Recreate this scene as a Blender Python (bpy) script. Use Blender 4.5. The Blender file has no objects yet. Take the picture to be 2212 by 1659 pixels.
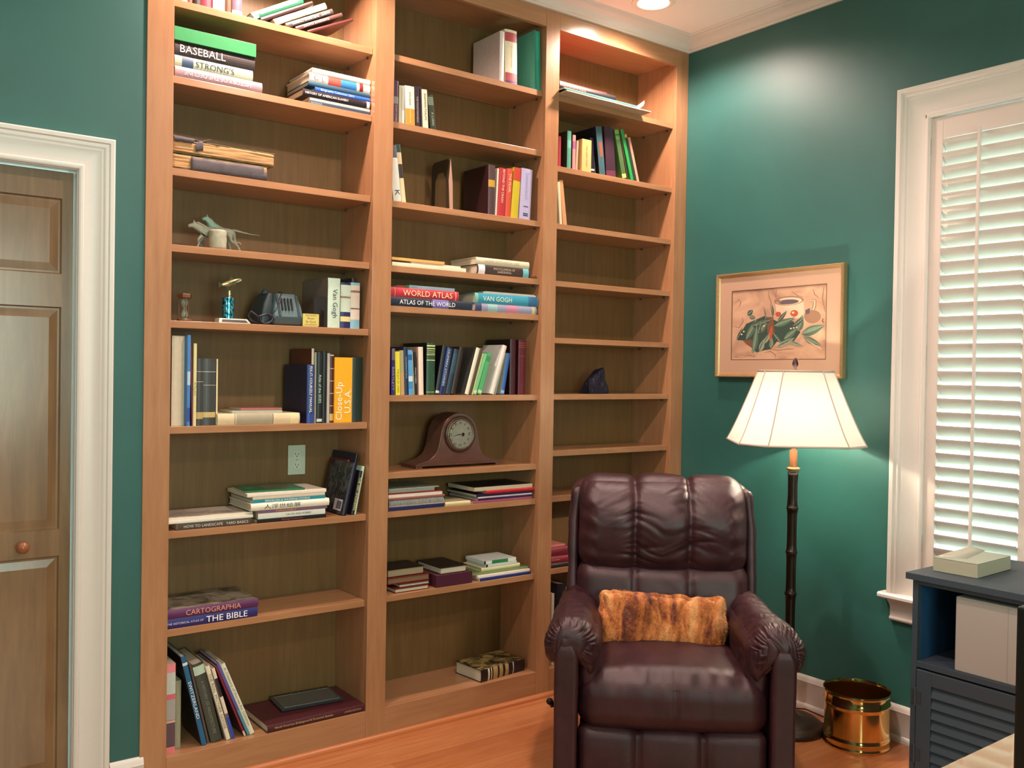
import bpy, bmesh, math, random
from mathutils import Vector, Matrix, noise
random.seed(7)
sc = bpy.context.scene
COL = sc.collection
PI = math.pi
# ---------------------------------------------------------------- camera
CX, CY, CZ = -0.7157, -3.1338, 1.4269
YAW, PITCH, ROLL, FPX = 36.9511, -0.7936, 0.9422, 1997.52
cam_d = bpy.data.cameras.new('camera'); cam = bpy.data.objects.new('camera', cam_d); COL.objects.link(cam)
_ya, _pi, _ro = [math.radians(v) for v in (YAW, PITCH, ROLL)]
_f = Vector((math.sin(_ya)*math.cos(_pi), math.cos(_ya)*math.cos(_pi), math.sin(_pi)))
_r = Vector((math.cos(_ya), -math.sin(_ya), 0)); _u = _r.cross(_f)
_r2 = math.cos(_ro)*_r + math.sin(_ro)*_u; _u2 = -math.sin(_ro)*_r + math.cos(_ro)*_u
cam.matrix_world = Matrix(((_r2.x, _u2.x, -_f.x, CX), (_r2.y, _u2.y, -_f.y, CY), (_r2.z, _u2.z, -_f.z, CZ), (0, 0, 0, 1)))
cam_d.sensor_width = 36; cam_d.lens = FPX/2212*36; cam_d.clip_start = .02
sc.camera = cam
# ---------------------------------------------------------------- light, exposure
sc.view_settings.view_transform = 'Standard'; sc.view_settings.look = 'None'
sc.view_settings.gamma = 1; sc.view_settings.use_curve_mapping = False
sc.view_settings.exposure = 1.03
W = bpy.data.worlds.new('daylight'); sc.world = W; W.use_nodes = True
W.node_tree.nodes['Background'].inputs[0].default_value = (.62, 1., .93, 1)
W.node_tree.nodes['Background'].inputs[1].default_value = 3.8
def lamp(name, kind, loc, energy, color, size=.1, size_y=None, aim=None, spot=None, blend=.5):
    d = bpy.data.lights.new(name, kind); d.energy = energy; d.color = color
    if kind == 'AREA':
        d.size = size
        if size_y: d.shape = 'RECTANGLE'; d.size_y = size_y
    else: d.shadow_soft_size = size
    if spot: d.spot_size = math.radians(spot); d.spot_blend = blend
    o = bpy.data.objects.new(name, d); COL.objects.link(o); o.location = loc
    if aim is not None: o.rotation_euler = (Vector(aim)-Vector(loc)).to_track_quat('-Z', 'Y').to_euler()
    return o
WARM = (1., .715, .63)
CEIL = 3.05
CANS = [(2.2, -.24), (.62, -.24), (-.9, -.24), (1.0, -1.5), (-.6, -1.5), (1.0, -3.6), (-.6, -3.6)]
CANW = [22, 25, 2, 24, 6, 12, 8]
for (x, y), w in zip(CANS, CANW):
    lamp('recessed_bulb', 'SPOT', (x, y, CEIL-.02), w*2.2, WARM, .045, aim=(x, y, 0), spot=157, blend=.5)
# daylight from the window in the left wall and the one behind the camera
lamp('daylight_left', 'AREA', (-2.55, -2.2, 1.5), 9, (.70, 1., .90), 1.1, 1.5, aim=(0, -1.6, 1.4))
lamp('daylight_back', 'AREA', (-.2, -5.1, 1.6), 42, (.76, 1., .86), 1.8, 1.5, aim=(.2, 0, 1.3))
# ---------------------------------------------------------------- materials
def lin(h):
    if not isinstance(h, str): return tuple(h)
    c = [int(h[i:i+2], 16)/255 for i in (0, 2, 4)]
    return tuple(v/12.92 if v <= .04045 else ((v+.055)/1.055)**2.4 for v in c)
MC = {}
def base_mat(name):
    m = bpy.data.materials.new(name); m.use_nodes = True
    return m, m.node_tree, m.node_tree.nodes['Principled BSDF']
def N(nt, t, **kw):
    n = nt.nodes.new(t)
    for k, v in kw.items(): setattr(n, k, v)
    return n
def ramp(nt, stops, src, interp='LINEAR'):
    r = N(nt, 'ShaderNodeValToRGB'); r.color_ramp.interpolation = interp
    e = r.color_ramp.elements
    while len(e) < len(stops): e.new(.5)
    for q, (p, c) in zip(e, stops): q.position = p; q.color = (*lin(c), 1)
    nt.links.new(src, r.inputs[0]); return r.outputs[0]
def mapped(nt, scale, coord='Object'):
    tc = N(nt, 'ShaderNodeTexCoord'); mp = N(nt, 'ShaderNodeMapping'); mp.inputs['Scale'].default_value = scale
    nt.links.new(tc.outputs[coord], mp.inputs[0]); return mp.outputs[0]
def noise_tex(nt, vec, scale, detail=4, rough=.6, dist=0):
    n = N(nt, 'ShaderNodeTexNoise'); n.inputs['Scale'].default_value = scale; n.inputs['Detail'].default_value = detail
    n.inputs['Roughness'].default_value = rough; n.inputs['Distortion'].default_value = dist
    if vec is not None: nt.links.new(vec, n.inputs['Vector'])
    return n.outputs['Fac']
def bump(nt, bs, h, strength, dist=.001):
    b = N(nt, 'ShaderNodeBump'); b.inputs['Strength'].default_value = strength; b.inputs['Distance'].default_value = dist
    nt.links.new(h, b.inputs['Height']); nt.links.new(b.outputs[0], bs.inputs['Normal'])
def flat(h, rough=.5, metal=0, var=.0, spec=.5, key=None, coat=0):
    k = ('flat', h if isinstance(h, str) else tuple(h), rough, metal, var, spec, coat)
    if k in MC: return MC[k]
    m, nt, bs = base_mat('m_%s' % (h if isinstance(h, str) else 'c'))
    bs.inputs['Base Color'].default_value = (*lin(h), 1)
    bs.inputs['Roughness'].default_value = rough; bs.inputs['Metallic'].default_value = metal
    bs.inputs['Specular IOR Level'].default_value = spec; bs.inputs['Coat Weight'].default_value = coat
    if var:
        c = lin(h)
        f = noise_tex(nt, mapped(nt, (1, 1, 1)), 60, 3)
        a = tuple(min(1, v*(1-var)) for v in c); b = tuple(min(1, v*(1+var)) for v in c)
        r = N(nt, 'ShaderNodeMix', data_type='RGBA'); r.inputs[6].default_value = (*a, 1); r.inputs[7].default_value = (*b, 1)
        nt.links.new(f, r.inputs[0]); nt.links.new(r.outputs[2], bs.inputs['Base Color'])
    MC[k] = m; return m
def wood(name, c1, c2, c3, scale, rough=.32, coat=.3, big=1.2):
    m, nt, bs = base_mat(name)
    v = mapped(nt, scale)
    f1 = noise_tex(nt, v, 3.2, 6, .62, .6)
    f2 = noise_tex(nt, mapped(nt, (big, big, big)), 1.6, 3, .5)
    mx = N(nt, 'ShaderNodeMath', operation='MULTIPLY_ADD'); nt.links.new(f2, mx.inputs[0]); mx.inputs[1].default_value = .35
    ad = N(nt, 'ShaderNodeMath', operation='MULTIPLY'); nt.links.new(f1, ad.inputs[0]); ad.inputs[1].default_value = .65
    nt.links.new(ad.outputs[0], mx.inputs[2])
    col = ramp(nt, [(.3, c1), (.5, c2), (.72, c3)], mx.outputs[0])
    nt.links.new(col, bs.inputs['Base Color'])
    bs.inputs['Roughness'].default_value = rough; bs.inputs['Coat Weight'].default_value = coat; bs.inputs['Coat Roughness'].default_value = .16
    bump(nt, bs, f1, .12, .0006)
    return m
WV = wood('maple_upright', '996c49', 'a87a55', 'b58861', (14, 14, 1.2), .3, .5)
WH = wood('maple_across', '996c49', 'a87a55', 'b58861', (1.2, 14, 14), .3, .5)
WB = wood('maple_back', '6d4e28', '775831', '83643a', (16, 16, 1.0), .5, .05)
DW = wood('stained_pine', '6b5035', '7b5f40', '8b6d4c', (10, 10, .9), .3, .4, 2.2)
WHITE = flat('d6d0c8', .32, var=.02)
CEILM = flat('f2ebe4', .8)
def wall_mat():
    m, nt, bs = base_mat('teal_paint')
    v = mapped(nt, (1, 1, 1))
    f = noise_tex(nt, v, 3, 3); c = ramp(nt, [(.3, '275a54'), (.7, '2a605a')], f)
    nt.links.new(c, bs.inputs['Base Color']); bs.inputs['Roughness'].default_value = .48
    bump(nt, bs, noise_tex(nt, v, 420, 2), .05, .001)
    return m
TEAL = wall_mat()
def floor_mat():
    m, nt, bs = base_mat('oak_floor')
    v = mapped(nt, (1, 1, 1))
    b = N(nt, 'ShaderNodeTexBrick'); b.inputs['Scale'].default_value = 1
    b.inputs['Brick Width'].default_value = .95; b.inputs['Row Height'].default_value = .057; b.inputs['Mortar Size'].default_value = .0009
    b.inputs['Color1'].default_value = (.2, .2, .2, 1); b.inputs['Color2'].default_value = (.9, .9, .9, 1); b.inputs['Mortar'].default_value = (0, 0, 0, 1)
    b.offset = .37; nt.links.new(v, b.inputs['Vector'])
    g = noise_tex(nt, mapped(nt, (1.3, 26, 1)), 3.2, 6, .65, .8)
    mx = N(nt, 'ShaderNodeMath', operation='MULTIPLY_ADD'); nt.links.new(b.outputs['Color'], mx.inputs[0]); mx.inputs[1].default_value = .3
    g2 = N(nt, 'ShaderNodeMath', operation='MULTIPLY'); nt.links.new(g, g2.inputs[0]); g2.inputs[1].default_value = .75; nt.links.new(g2.outputs[0], mx.inputs[2])
    c = ramp(nt, [(.05, '5e331c'), (.28, '995832'), (.5, 'b06c40'), (.75, 'c08354')], mx.outputs[0])
    nt.links.new(c, bs.inputs['Base Color']); bs.inputs['Roughness'].default_value = .3; bs.inputs['Coat Weight'].default_value = .25
    bump(nt, bs, b.outputs['Fac'], -.3, .0008)
    return m
FLOORM = floor_mat()
def leather_mat():
    m, nt, bs = base_mat('burgundy_leather')
    v = mapped(nt, (1, 1, 1))
    c = ramp(nt, [(.3, '2b1418'), (.7, '3c1e24')], noise_tex(nt, v, 9, 3))
    nt.links.new(c, bs.inputs['Base Color']); bs.inputs['Roughness'].default_value = .42; bs.inputs['Specular IOR Level'].default_value = .45
    vo = N(nt, 'ShaderNodeTexVoronoi'); vo.inputs['Scale'].default_value = 420; nt.links.new(v, vo.inputs['Vector'])
    w = noise_tex(nt, v, 38, 5, .6, 1.2)
    ad = N(nt, 'ShaderNodeMath', operation='MULTIPLY_ADD'); nt.links.new(w, ad.inputs[0]); ad.inputs[1].default_value = 1.6; nt.links.new(vo.outputs['Distance'], ad.inputs[2])
    bump(nt, bs, ad.outputs[0], .25, .0012)
    return m
LEATHER = leather_mat()
BRASS = flat((.80, .55, .20), .12, 1.0)
def pic_mat(a, b, c='6a6250', sc=26):
    k = ('pic', a, b, c)
    if k in MC: return MC[k]
    m, nt, bs = base_mat('printed_cover')
    f = noise_tex(nt, mapped(nt, (1, 1, 1)), sc, 4, .6, .8)
    nt.links.new(ramp(nt, [(.38, b), (.48, c), (.56, a), (.7, a)], f), bs.inputs['Base Color']); bs.inputs['Roughness'].default_value = .4
    MC[k] = m; return m
def pages_mat(h='d9cdb2'):
    k = ('pg', h)
    if k in MC: return MC[k]
    m, nt, bs = base_mat('paper')
    f = noise_tex(nt, mapped(nt, (300, 2, 2)), 4, 3)
    c = lin(h); r = N(nt, 'ShaderNodeMix', data_type='RGBA'); r.inputs[6].default_value = (*(v*.72 for v in c), 1); r.inputs[7].default_value = (*c, 1)
    nt.links.new(f, r.inputs[0]); nt.links.new(r.outputs[2], bs.inputs['Base Color']); bs.inputs['Roughness'].default_value = .8
    MC[k] = m; return m
# ---------------------------------------------------------------- mesh helpers
class MB:
    def __init__(s): s.v = []; s.f = []; s.m = []
    def add(s, v, f, mi=0):
        o = len(s.v); s.v += [tuple(q) for q in v]; s.f += [tuple(i+o for i in q) for q in f]; s.m += [mi]*len(f); return s
    def box(s, x0, y0, z0, x1, y1, z1, mi=0):
        v = [(x, y, z) for z in (z0, z1) for y in (y0, y1) for x in (x0, x1)]
        return s.add(v, [(0, 2, 3, 1), (4, 5, 7, 6), (0, 1, 5, 4), (2, 6, 7, 3), (0, 4, 6, 2), (1, 3, 7, 5)], mi)
    def sweep(s, prof, path, mi=0, close=False):
        # prof: list of (a,b); path: list of functions (a,b)->xyz
        n = len(prof); v = []; f = []
        for g in path: v += [g(a, b) for a, b in prof]
        k = len(path)
        for i in range(k-1):
            for j in range(n):
                j2 = (j+1) % n
                f.append((i*n+j, i*n+j2, (i+1)*n+j2, (i+1)*n+j))
        if not close: f += [tuple(range(n))[::-1], tuple((k-1)*n+j for j in range(n))]
        return s.add(v, f, mi)
    def tube(s, pts, r, seg=10, mi=0, cap=True):
        pts = [Vector(p) for p in pts]; n = len(pts); v = []; f = []
        up = None
        for i, p in enumerate(pts):
            t = (pts[min(i+1, n-1)]-pts[max(i-1, 0)]).normalized()
            if up is None: up = t.orthogonal().normalized()
            up = (up-t*up.dot(t)).normalized(); w = t.cross(up)
            rr = r[i] if isinstance(r, (list, tuple)) else r
            for k in range(seg):
                a = 2*PI*k/seg; v.append(p+up*math.cos(a)*rr+w*math.sin(a)*rr)
        for i in range(n-1):
            for k in range(seg):
                k2 = (k+1) % seg; f.append((i*seg+k, i*seg+k2, (i+1)*seg+k2, (i+1)*seg+k))
        if cap: f += [tuple(range(seg))[::-1], tuple((n-1)*seg+k for k in range(seg))]
        return s.add(v, f, mi)
    def lathe(s, prof, c=(0, 0, 0), seg=40, mi=0, cap=True):
        v = []; f = []; n = len(prof)
        for r, z in prof:
            for k in range(seg):
                a = 2*PI*k/seg; v.append((c[0]+r*math.cos(a), c[1]+r*math.sin(a), c[2]+z))
        for i in range(n-1):
            for k in range(seg):
                k2 = (k+1) % seg; f.append((i*seg+k, i*seg+k2, (i+1)*seg+k2, (i+1)*seg+k))
        if cap: f += [tuple(range(seg))[::-1], tuple((n-1)*seg+k for k in range(seg))]
        return s.add(v, f, mi)
    def build(s, name, mats, parent=None, smooth=False, bev=0, mw=None, solid=0):
        me = bpy.data.meshes.new(name); me.from_pydata(s.v, [], s.f)
        if not isinstance(mats, (list, tuple)): mats = [mats]
        for m in mats: me.materials.append(m)
        if len(mats) > 1: me.polygons.foreach_set('material_index', s.m)
        bm = bmesh.new(); bm.from_mesh(me); bmesh.ops.recalc_face_normals(bm, faces=bm.faces); bm.to_mesh(me); bm.free()
        if smooth: me.polygons.foreach_set('use_smooth', [True]*len(me.polygons))
        o = bpy.data.objects.new(name, me); COL.objects.link(o)
        if parent is not None: o.parent = parent
        if mw is not None: o.matrix_world = mw
        if solid:
            q = o.modifiers.new('thickness', 'SOLIDIFY'); q.thickness = solid; q.offset = 0
        if bev:
            b = o.modifiers.new('bevel', 'BEVEL'); b.width = bev; b.segments = 2; b.limit_method = 'ANGLE'; b.angle_limit = .6
        if smooth == 'auto':
            for p in me.polygons: p.use_smooth = True
            try: me.set_sharp_from_angle(angle=math.radians(40))
            except Exception: pass
        return o
def thing(name, label, cat, loc=(0, 0, 0), rot=(0, 0, 0), group=None):
    o = bpy.data.objects.new(name, None); COL.objects.link(o); o.empty_display_size = .05
    o.location = loc; o.rotation_euler = rot; tag(o, label, cat, group); return o
def tag(o, label=None, cat=None, group=None, kind=None):
    if label: o['label'] = label
    if cat: o['category'] = cat
    if group: o['group'] = group
    if kind: o['kind'] = kind
    return o
def struct(name, mb, mats, label=None, **kw):
    o = mb.build(name, mats, **kw); o['kind'] = 'structure'
    if label: o['label'] = label; o['category'] = name.split('_')[0]
    return o
def rbox(hx, hy, hz, r, n=16, fn=None, c=(0, 0, 0)):
    # rounded box, centre c, half sizes; fn(point, normal, unit position) -> point
    V = {}; verts = []; faces = []
    def vid(k):
        if k not in V:
            p = Vector((k[0]/n*2-1, k[1]/n*2-1, k[2]/n*2-1)); u = p.copy()
            q = Vector((p.x*hx, p.y*hy, p.z*hz)); rr = min(r, hx, hy, hz)
            cc = Vector((max(-hx+rr, min(hx-rr, q.x)), max(-hy+rr, min(hy-rr, q.y)), max(-hz+rr, min(hz-rr, q.z))))
            d = q-cc
            if d.length > 1e-9: d.normalize(); q = cc+d*rr
            nn = d if d.length > 1e-6 else Vector((u.x if abs(u.x) > .999 else 0, u.y if abs(u.y) > .999 else 0, u.z if abs(u.z) > .999 else 0)).normalized()
            q = q+Vector(c)
            if fn: q = fn(q, nn, u)
            V[k] = len(verts); verts.append(q)
        return V[k]
    for ax in range(3):
        for side in (0, n):
            for i in range(n):
                for j in range(n):
                    ks = []
                    for (a, b) in ((i, j), (i+1, j), (i+1, j+1), (i, j+1)):
                        k = [0, 0, 0]; k[ax] = side; k[(ax+1) % 3] = a; k[(ax+2) % 3] = b; ks.append(vid(tuple(k)))
                    faces.append(tuple(ks))
    m = MB(); m.add(verts, faces); return m
# ---------------------------------------------------------------- text
_TC = {}
def text_mesh(s):
    if s in _TC: return _TC[s]
    cu = bpy.data.curves.new('t', 'FONT'); cu.body = s; cu.align_x = 'CENTER'; cu.resolution_u = 2; cu.space_line = .95
    o = bpy.data.objects.new('t', cu); COL.objects.link(o)
    dg = bpy.context.evaluated_depsgraph_get(); me = bpy.data.meshes.new_from_object(o.evaluated_get(dg))
    v = [tuple(q.co) for q in me.vertices]; f = [tuple(p.vertices) for p in me.polygons]
    bpy.data.objects.remove(o); bpy.data.curves.remove(cu); bpy.data.meshes.remove(me)
    xs = [q[0] for q in v]; ys = [q[1] for q in v]
    x0, x1, y0, y1 = min(xs), max(xs), min(ys), max(ys)
    _TC[s] = ([((q[0]-x0)/(x1-x0), (q[1]-y0)/(y1-y0)) for q in v], f, (x1-x0)/(y1-y0)); return _TC[s]
def text_on(s, w, h, fn, keep=True, stretch=1.7):
    # fits into w x h, fn(u,v) metres from the centre -> xyz
    v, f, asp = text_mesh(s)
    tw, th = w, w/asp
    if th > h: th = h; tw = min(w, h*asp*stretch)
    m = MB(); m.add([fn((a-.5)*tw, (b-.5)*th) for a, b in v], f); return m
def text_obj(name, s, w, h, fn, mat, parent, stretch=1.7):
    m = text_on(s, w, h, fn, stretch=stretch)
    me = bpy.data.meshes.new(name); me.from_pydata(m.v, [], m.f); me.materials.append(mat)
    o = bpy.data.objects.new(name, me); COL.objects.link(o); o.parent = parent; return o
# ================================================================ room shell
XR = 2.694          # right wall
XA, XB, XC, XD, XE, XF, XG = .1372, .2230, .9686, 1.0514, 1.7972, 1.8734, 2.612
def frame_prof(): pass
m = MB(); m.box(-2.7, -5.3, -.05, 2.8, .35, 0); struct('floor', m, FLOORM, 'orange oak strip floor')
m = MB(); m.box(-2.7, -5.3, CEIL, 2.8, .35, CEIL+.1)
struct('ceiling', m, CEILM, 'warm white painted ceiling')
# left part of the bookcase wall, with the closet door opening
DX0, DX1, DZ = -.83, -.055, 2.045
m = MB(); m.box(-2.7, .006, 0, DX0, .14, CEIL); m.box(DX0, .006, DZ, DX1, .14, CEIL); m.box(DX1, .006, 0, XA+.01, .14, CEIL)
struct('wall_left', m, TEAL, 'deep teal green wall around the wooden door')
m = MB(); m.box(XA+.01, .30, 0, 2.8, .35, CEIL); m.box(XA+.01, .14, 0, XA+.02, .3, CEIL); struct('wall_back', m, TEAL)
# right wall with window opening
WY0, WY1, WZ0, WZ1 = -2.07, -1.232, .60, 2.435
m = MB(); m.box(XR, WY1, 0, XR+.12, .35, CEIL); m.box(XR, -5.3, 0, XR+.12, WY0, CEIL)
m.box(XR, WY0, WZ1, XR+.12, WY1, CEIL); m.box(XR, WY0, 0, XR+.12, WY1, WZ0)
struct('wall_right', m, TEAL, 'deep teal green wall with the framed drawing and the shuttered window')
m = MB(); m.box(-2.7, -5.3, 0, 2.8, -5.2, CEIL); struct('wall_front', m, TEAL)
m = MB(); m.box(-2.7, -5.2, 0, -2.6, .006, CEIL); struct('wall_side', m, TEAL)
# crown moulding: profile (out from wall, up)
cr = [(0, 0), (.012, 0), (.014, .008), (.022, .012), (.026, .02), (.03, .03), (.04, .042), (.052, .05), (.066, .055), (.07, .062), (.078, .064), (.082, .072), (.09, .076), (.09, .0), (0, .0)]
CB = 2.9945; ch = CEIL-CB
cp = [(a, CB+b/.076*ch) for a, b in cr[:13]]+[(0, CEIL)]
m = MB(); m.sweep(cp, [lambda a, b: (-2.6, -a, b), lambda a, b: (XR-a, -a, b)]); struct('trim_1', m, WHITE, smooth='auto')
m = MB(); m.sweep(cp, [lambda a, b: (XR-a, -a, b), lambda a, b: (XR-a, -5.2, b)]); struct('trim_2', m, WHITE, smooth='auto')
# baseboards
bp = [(0, 0), (.024, 0), (.024, .012), (.02, .02), (.014, .024), (.014, .112), (.016, .117), (.013, .122), (.012, .13), (.007, .137), (.004, .141), (0, .141)]
m = MB(); m.sweep(bp, [lambda a, b: (XR-a, .0, b), lambda a, b: (XR-a, -5.2, b)]); struct('baseboard_right', m, WHITE, 'white moulded baseboard under the window wall', smooth='auto')
m = MB(); m.sweep(bp, [lambda a, b: (.045, .006-a, b), lambda a, b: (XA+.012, .006-a, b)]); struct('baseboard_left', m, WHITE, 'white baseboard stub beside the bookcase', smooth='auto')
m = MB(); m.sweep(bp, [lambda a, b: (-2.6, .006-a, b), lambda a, b: (DX0-.115, .006-a, b)]); struct('baseboard_back', m, WHITE)
# quarter round along the bookcase foot
qp = [(0, 0), (.018, 0), (.017, .007), (.013, .013), (.007, .0175), (0, .0185)]
m = MB(); m.sweep(qp, [lambda a, b: (XA+.02, -a, b), lambda a, b: (XR-.012, -a, b)]); struct('trim_3', m, flat('b0693a', .35), smooth='auto')
# ------------------------------------------------ door
# casing profile: u from inner edge outwards, t proud of the wall
cas = [(0, 0), (0, .012), (.006, .017), (.012, .017), (.016, .012), (.022, .013), (.064, .013), (.068, .016), (.074, .017), (.078, .021), (.086, .022), (.09, .027), (.1, .029), (.104, .026), (.104, 0)]
def casing(mb, pts, wallfn, prof=cas):
    # pts: inner corner points (a,b) with outward mitre directions
    mb.sweep(prof, [(lambda u, t, p=p, d=d: wallfn(p[0]+d[0]*u, p[1]+d[1]*u, t)) for p, d in pts])
m = MB(); casing(m, [((DX0+.01, 0), (-1, 0)), ((DX0+.01, DZ-.01), (-1, 1)), ((DX1-.01, DZ-.01), (1, 1)), ((DX1-.01, 0), (1, 0))], lambda x, z, t: (x, .006-t, z))
m.box(DX0, .006, 0, DX0+.012, .13, DZ-.012); m.box(DX1-.012, .006, 0, DX1, .13, DZ-.012); m.box(DX0, .006, DZ-.012, DX1, .13, DZ)
struct('trim_4', m, WHITE, 'white moulded casing round the wooden door', smooth='auto')
DL, DR, DT = DX0+.014, DX1-.015, DZ-.016
yf = .045
door = MB()
st = .030                      # narrow visible stile of the right edge panel group
def raised(mb, x0, x1, z0, z1, y):
    # raised panel with sloping field
    a = .012; b = .034
    def ring(d, yy): return [(x0+d, yy, z0+d), (x1-d, yy, z0+d), (x1-d, yy, z1-d), (x0+d, yy, z1-d)]
    v = ring(0, y)+ring(.004, y+.008)+ring(a*.8, y+.008)+ring(b, y+.004)
    f = []
    for k in range(3):
        for j in range(4): f.append((k*4+j, k*4+(j+1) % 4, (k+1)*4+(j+1) % 4, (k+1)*4+j))
    f.append((12, 13, 14, 15)); mb.add(v, f)
door.box(DL, yf+.012, .01, DR, yf+.035, DT)
rows = [(1.708, 1.945), (.905, 1.605), (.14, .822)]
cols = [(DL+.10, (DL+DR)/2-.05), ((DL+DR)/2+.05, DR-.032)]
xs_ = [DL, cols[0][0], cols[0][1], cols[1][0], cols[1][1], DR]; zs_ = [.01, .14, .822, .905, 1.605, 1.708, 1.945, DT]
for i in range(5):
    for j in range(7):
        if i in (1, 3) and j in (1, 3, 5): raised(door, xs_[i], xs_[i+1], zs_[j], zs_[j+1], yf)
        else: door.add([(xs_[i], yf, zs_[j]), (xs_[i+1], yf, zs_[j]), (xs_[i+1], yf, zs_[j+1]), (xs_[i], yf, zs_[j+1])], [(0, 1, 2, 3)])
door.box(DL, yf+.0005, .01, DL+.001, yf+.02, DT); door.box(DR-.001, yf+.0005, .01, DR, yf+.02, DT)
dr = struct('door_1', door, DW, 'brown stained wooden closet door with raised panels')
k = MB(); k.lathe([(.0, -.001), (.010, 0), (.008, .006), (.007, .014), (.012, .02), (.0175, .028), (.0185, .034), (.016, .041), (.009, .046), (.0, .0475)], seg=24, cap=False)
kn = k.build('door_knob', flat('8a5230', .3, coat=.4), dr, smooth=True); kn.matrix_world = Matrix.Translation((-.209, yf, .862)) @ Matrix.Rotation(PI/2, 4, 'X')
# ------------------------------------------------ window with plantation shutters
def wfn(y, z, t): return (XR-t, y, z)
m = MB(); casing(m, [((WY1-.02, WZ0-.02), (1, 0)), ((WY1-.02, WZ1-.012), (1, 1)), ((WY0+.02, WZ1-.012), (-1, 1)), ((WY0+.02, WZ0-.02), (-1, 0))], wfn,
   [(a*1.22, b*1.4 if a > .06 else b) for a, b in cas])
struct('trim_5', m, WHITE, 'white moulded casing round the shuttered window', smooth='auto')
m = MB()   # stool (sill) and apron
sp = [(-.02, 0), (.050, 0), (.056, .006), (.056, .016), (.05, .022), (-.02, .022)]
m.sweep([(a, WZ0-.042+b) for a, b in sp], [lambda a, b: (XR-a, WY1+.135, b), lambda a, b: (XR-a, WY0-.135, b)])
ap = [(0, 0), (.010, .0), (.016, .004), (.018, .01), (.014, .016), (.010, .018), (.012, .055), (.018, .066), (.030, .078), (.038, .09), (0, .09)]
m.sweep([(a, WZ0-.132+b) for a, b in ap], [lambda a, b: (XR-a, WY1+.105, b), lambda a, b: (XR-a, WY0-.105, b)])
win = struct('window_1', m, WHITE, 'white window stool and apron with plantation shutters above', smooth='auto')
win.name = 'window_1'
m = MB()   # reveal lining and inner frame strip
for (a0, b0, a1, b1) in ((WY1-.014, WZ0-.02, WY1, WZ1), (WY0, WZ0-.02, WY0+.014, WZ1)): m.box(XR-.016, a0, b0, XR+.11, a1, b1)
m.box(XR-.016, WY0, WZ1-.014, XR+.11, WY1, WZ1); m.box(XR-.01, WY0, WZ0-.02, XR+.11, WY1, WZ0)
m.build('window_frame', WHITE, win, bev=.0015)
g = MB(); g.box(XR+.085, WY0+.014, WZ0, XR+.089, WY1-.014, WZ1-.014)
gm, nt, bs = base_mat('pane_glass'); bs.inputs['Transmission Weight'].default_value = 1; bs.inputs['Roughness'].default_value = 0; bs.inputs['IOR'].default_value = 1.01
g.build('pane', gm, win)
SHUT = flat('cfc4ba', .35)
def shutter(y1, y0, first):
    z0, z1 = WZ0+.004, WZ1-.018; xo = XR-.004; th = .028
    fr = MB(); sw = .048; lz0, lz1 = .735, 2.335
    fr.box(xo, y0, z0, xo+th, y0+sw, z1); fr.box(xo, y1-sw, z0, xo+th, y1, z1)
    fr.box(xo, y0+sw, z0, xo+th, y1-sw, lz0); fr.box(xo, y0+sw, lz1, xo+th, y1-sw, z1)
    p = fr.build('shutter_panel', SHUT, win, bev=.0015)
    n = 31; pitch = (lz1-lz0)/n; lv = MB(); hw = .031; tl = math.radians(47)
    ell = [(math.cos(a)*hw, math.sin(a)*.0045) for a in [2*PI*i/14 for i in range(14)]]
    for i in range(n):
        zc = lz0+pitch*(i+.5)
        prof = [(-(u*math.cos(tl)+v*math.sin(tl)), u*math.sin(tl)-v*math.cos(tl)) for u, v in ell]
        lv.sweep(prof, [lambda a, b, zc=zc: (xo+th/2+a, y0+sw+.001, zc+b), lambda a, b, zc=zc: (xo+th/2+a, y1-sw-.001, zc+b)])
    lv.build('louver_slats', SHUT, p, smooth='auto')
    rod = MB(); ry = (y0+y1)/2+.006; rx = xo+th/2-hw*math.cos(tl)-.010
    rod.box(rx-.005, ry-.006, lz0+.02, rx+.005, ry+.006, lz1+.012)
    rod.build('tilt_rod', SHUT, p, bev=.002)
    hg = MB()
    yy = y1-.001 if first else y0+.001
    for zz in (2.31, 1.52, .79): hg.tube([(xo-.004, yy, zz-.032), (xo-.004, yy, zz+.032)], .0035, 8)
    hg.build('hinge', flat('a08668', .35, .8), p)
shutter(WY1-.016, WY1-.016-.402, True); shutter(WY1-.016-.406, WY0+.016, False)
# ================================================================ built-in bookcase
bc = thing('built_in_bookcase', 'tall honey maple built-in bookcase with three bays of adjustable shelves filling the wall', 'bookcase', ((XA+XR)/2, 0, 0))
inv = bc.location.copy()
def bpart(name, mb, mat, bev=.0012, **kw):
    mb.v = [(v[0]-inv.x, v[1], v[2]) for v in mb.v]
    return mb.build(name, mat, bc, bev=bev, **kw)
BT_, TT_ = .1167, 2.9200
TOPZ = 2.9985
ST = .022           # frame thickness
for a, b in ((XA, XB), (XC, XD), (XE, XF), (XG, XR-.0005)):
    m = MB(); m.box(a, 0, 0, b, ST, TOPZ); bpart('stile', m, WV)
for a, b in ((XB, XC), (XD, XE), (XF, XG)):
    m = MB(); m.box(a+.0003, .0004, TT_, b-.0003, ST, TOPZ); bpart('top_rail', m, WH)
    m = MB(); m.box(a+.0003, .0004, 0, b-.0003, ST, BT_); bpart('bottom_rail', m, WH)
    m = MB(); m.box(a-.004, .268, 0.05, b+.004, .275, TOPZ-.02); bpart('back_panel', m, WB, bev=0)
    m = MB(); m.box(a, ST, BT_-.02, b, .268, BT_); bpart('bottom_panel', m, WH)
    m = MB(); m.box(a, ST, TT_+.018, b, .268, TT_+.036); bpart('top_panel', m, WH)
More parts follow.
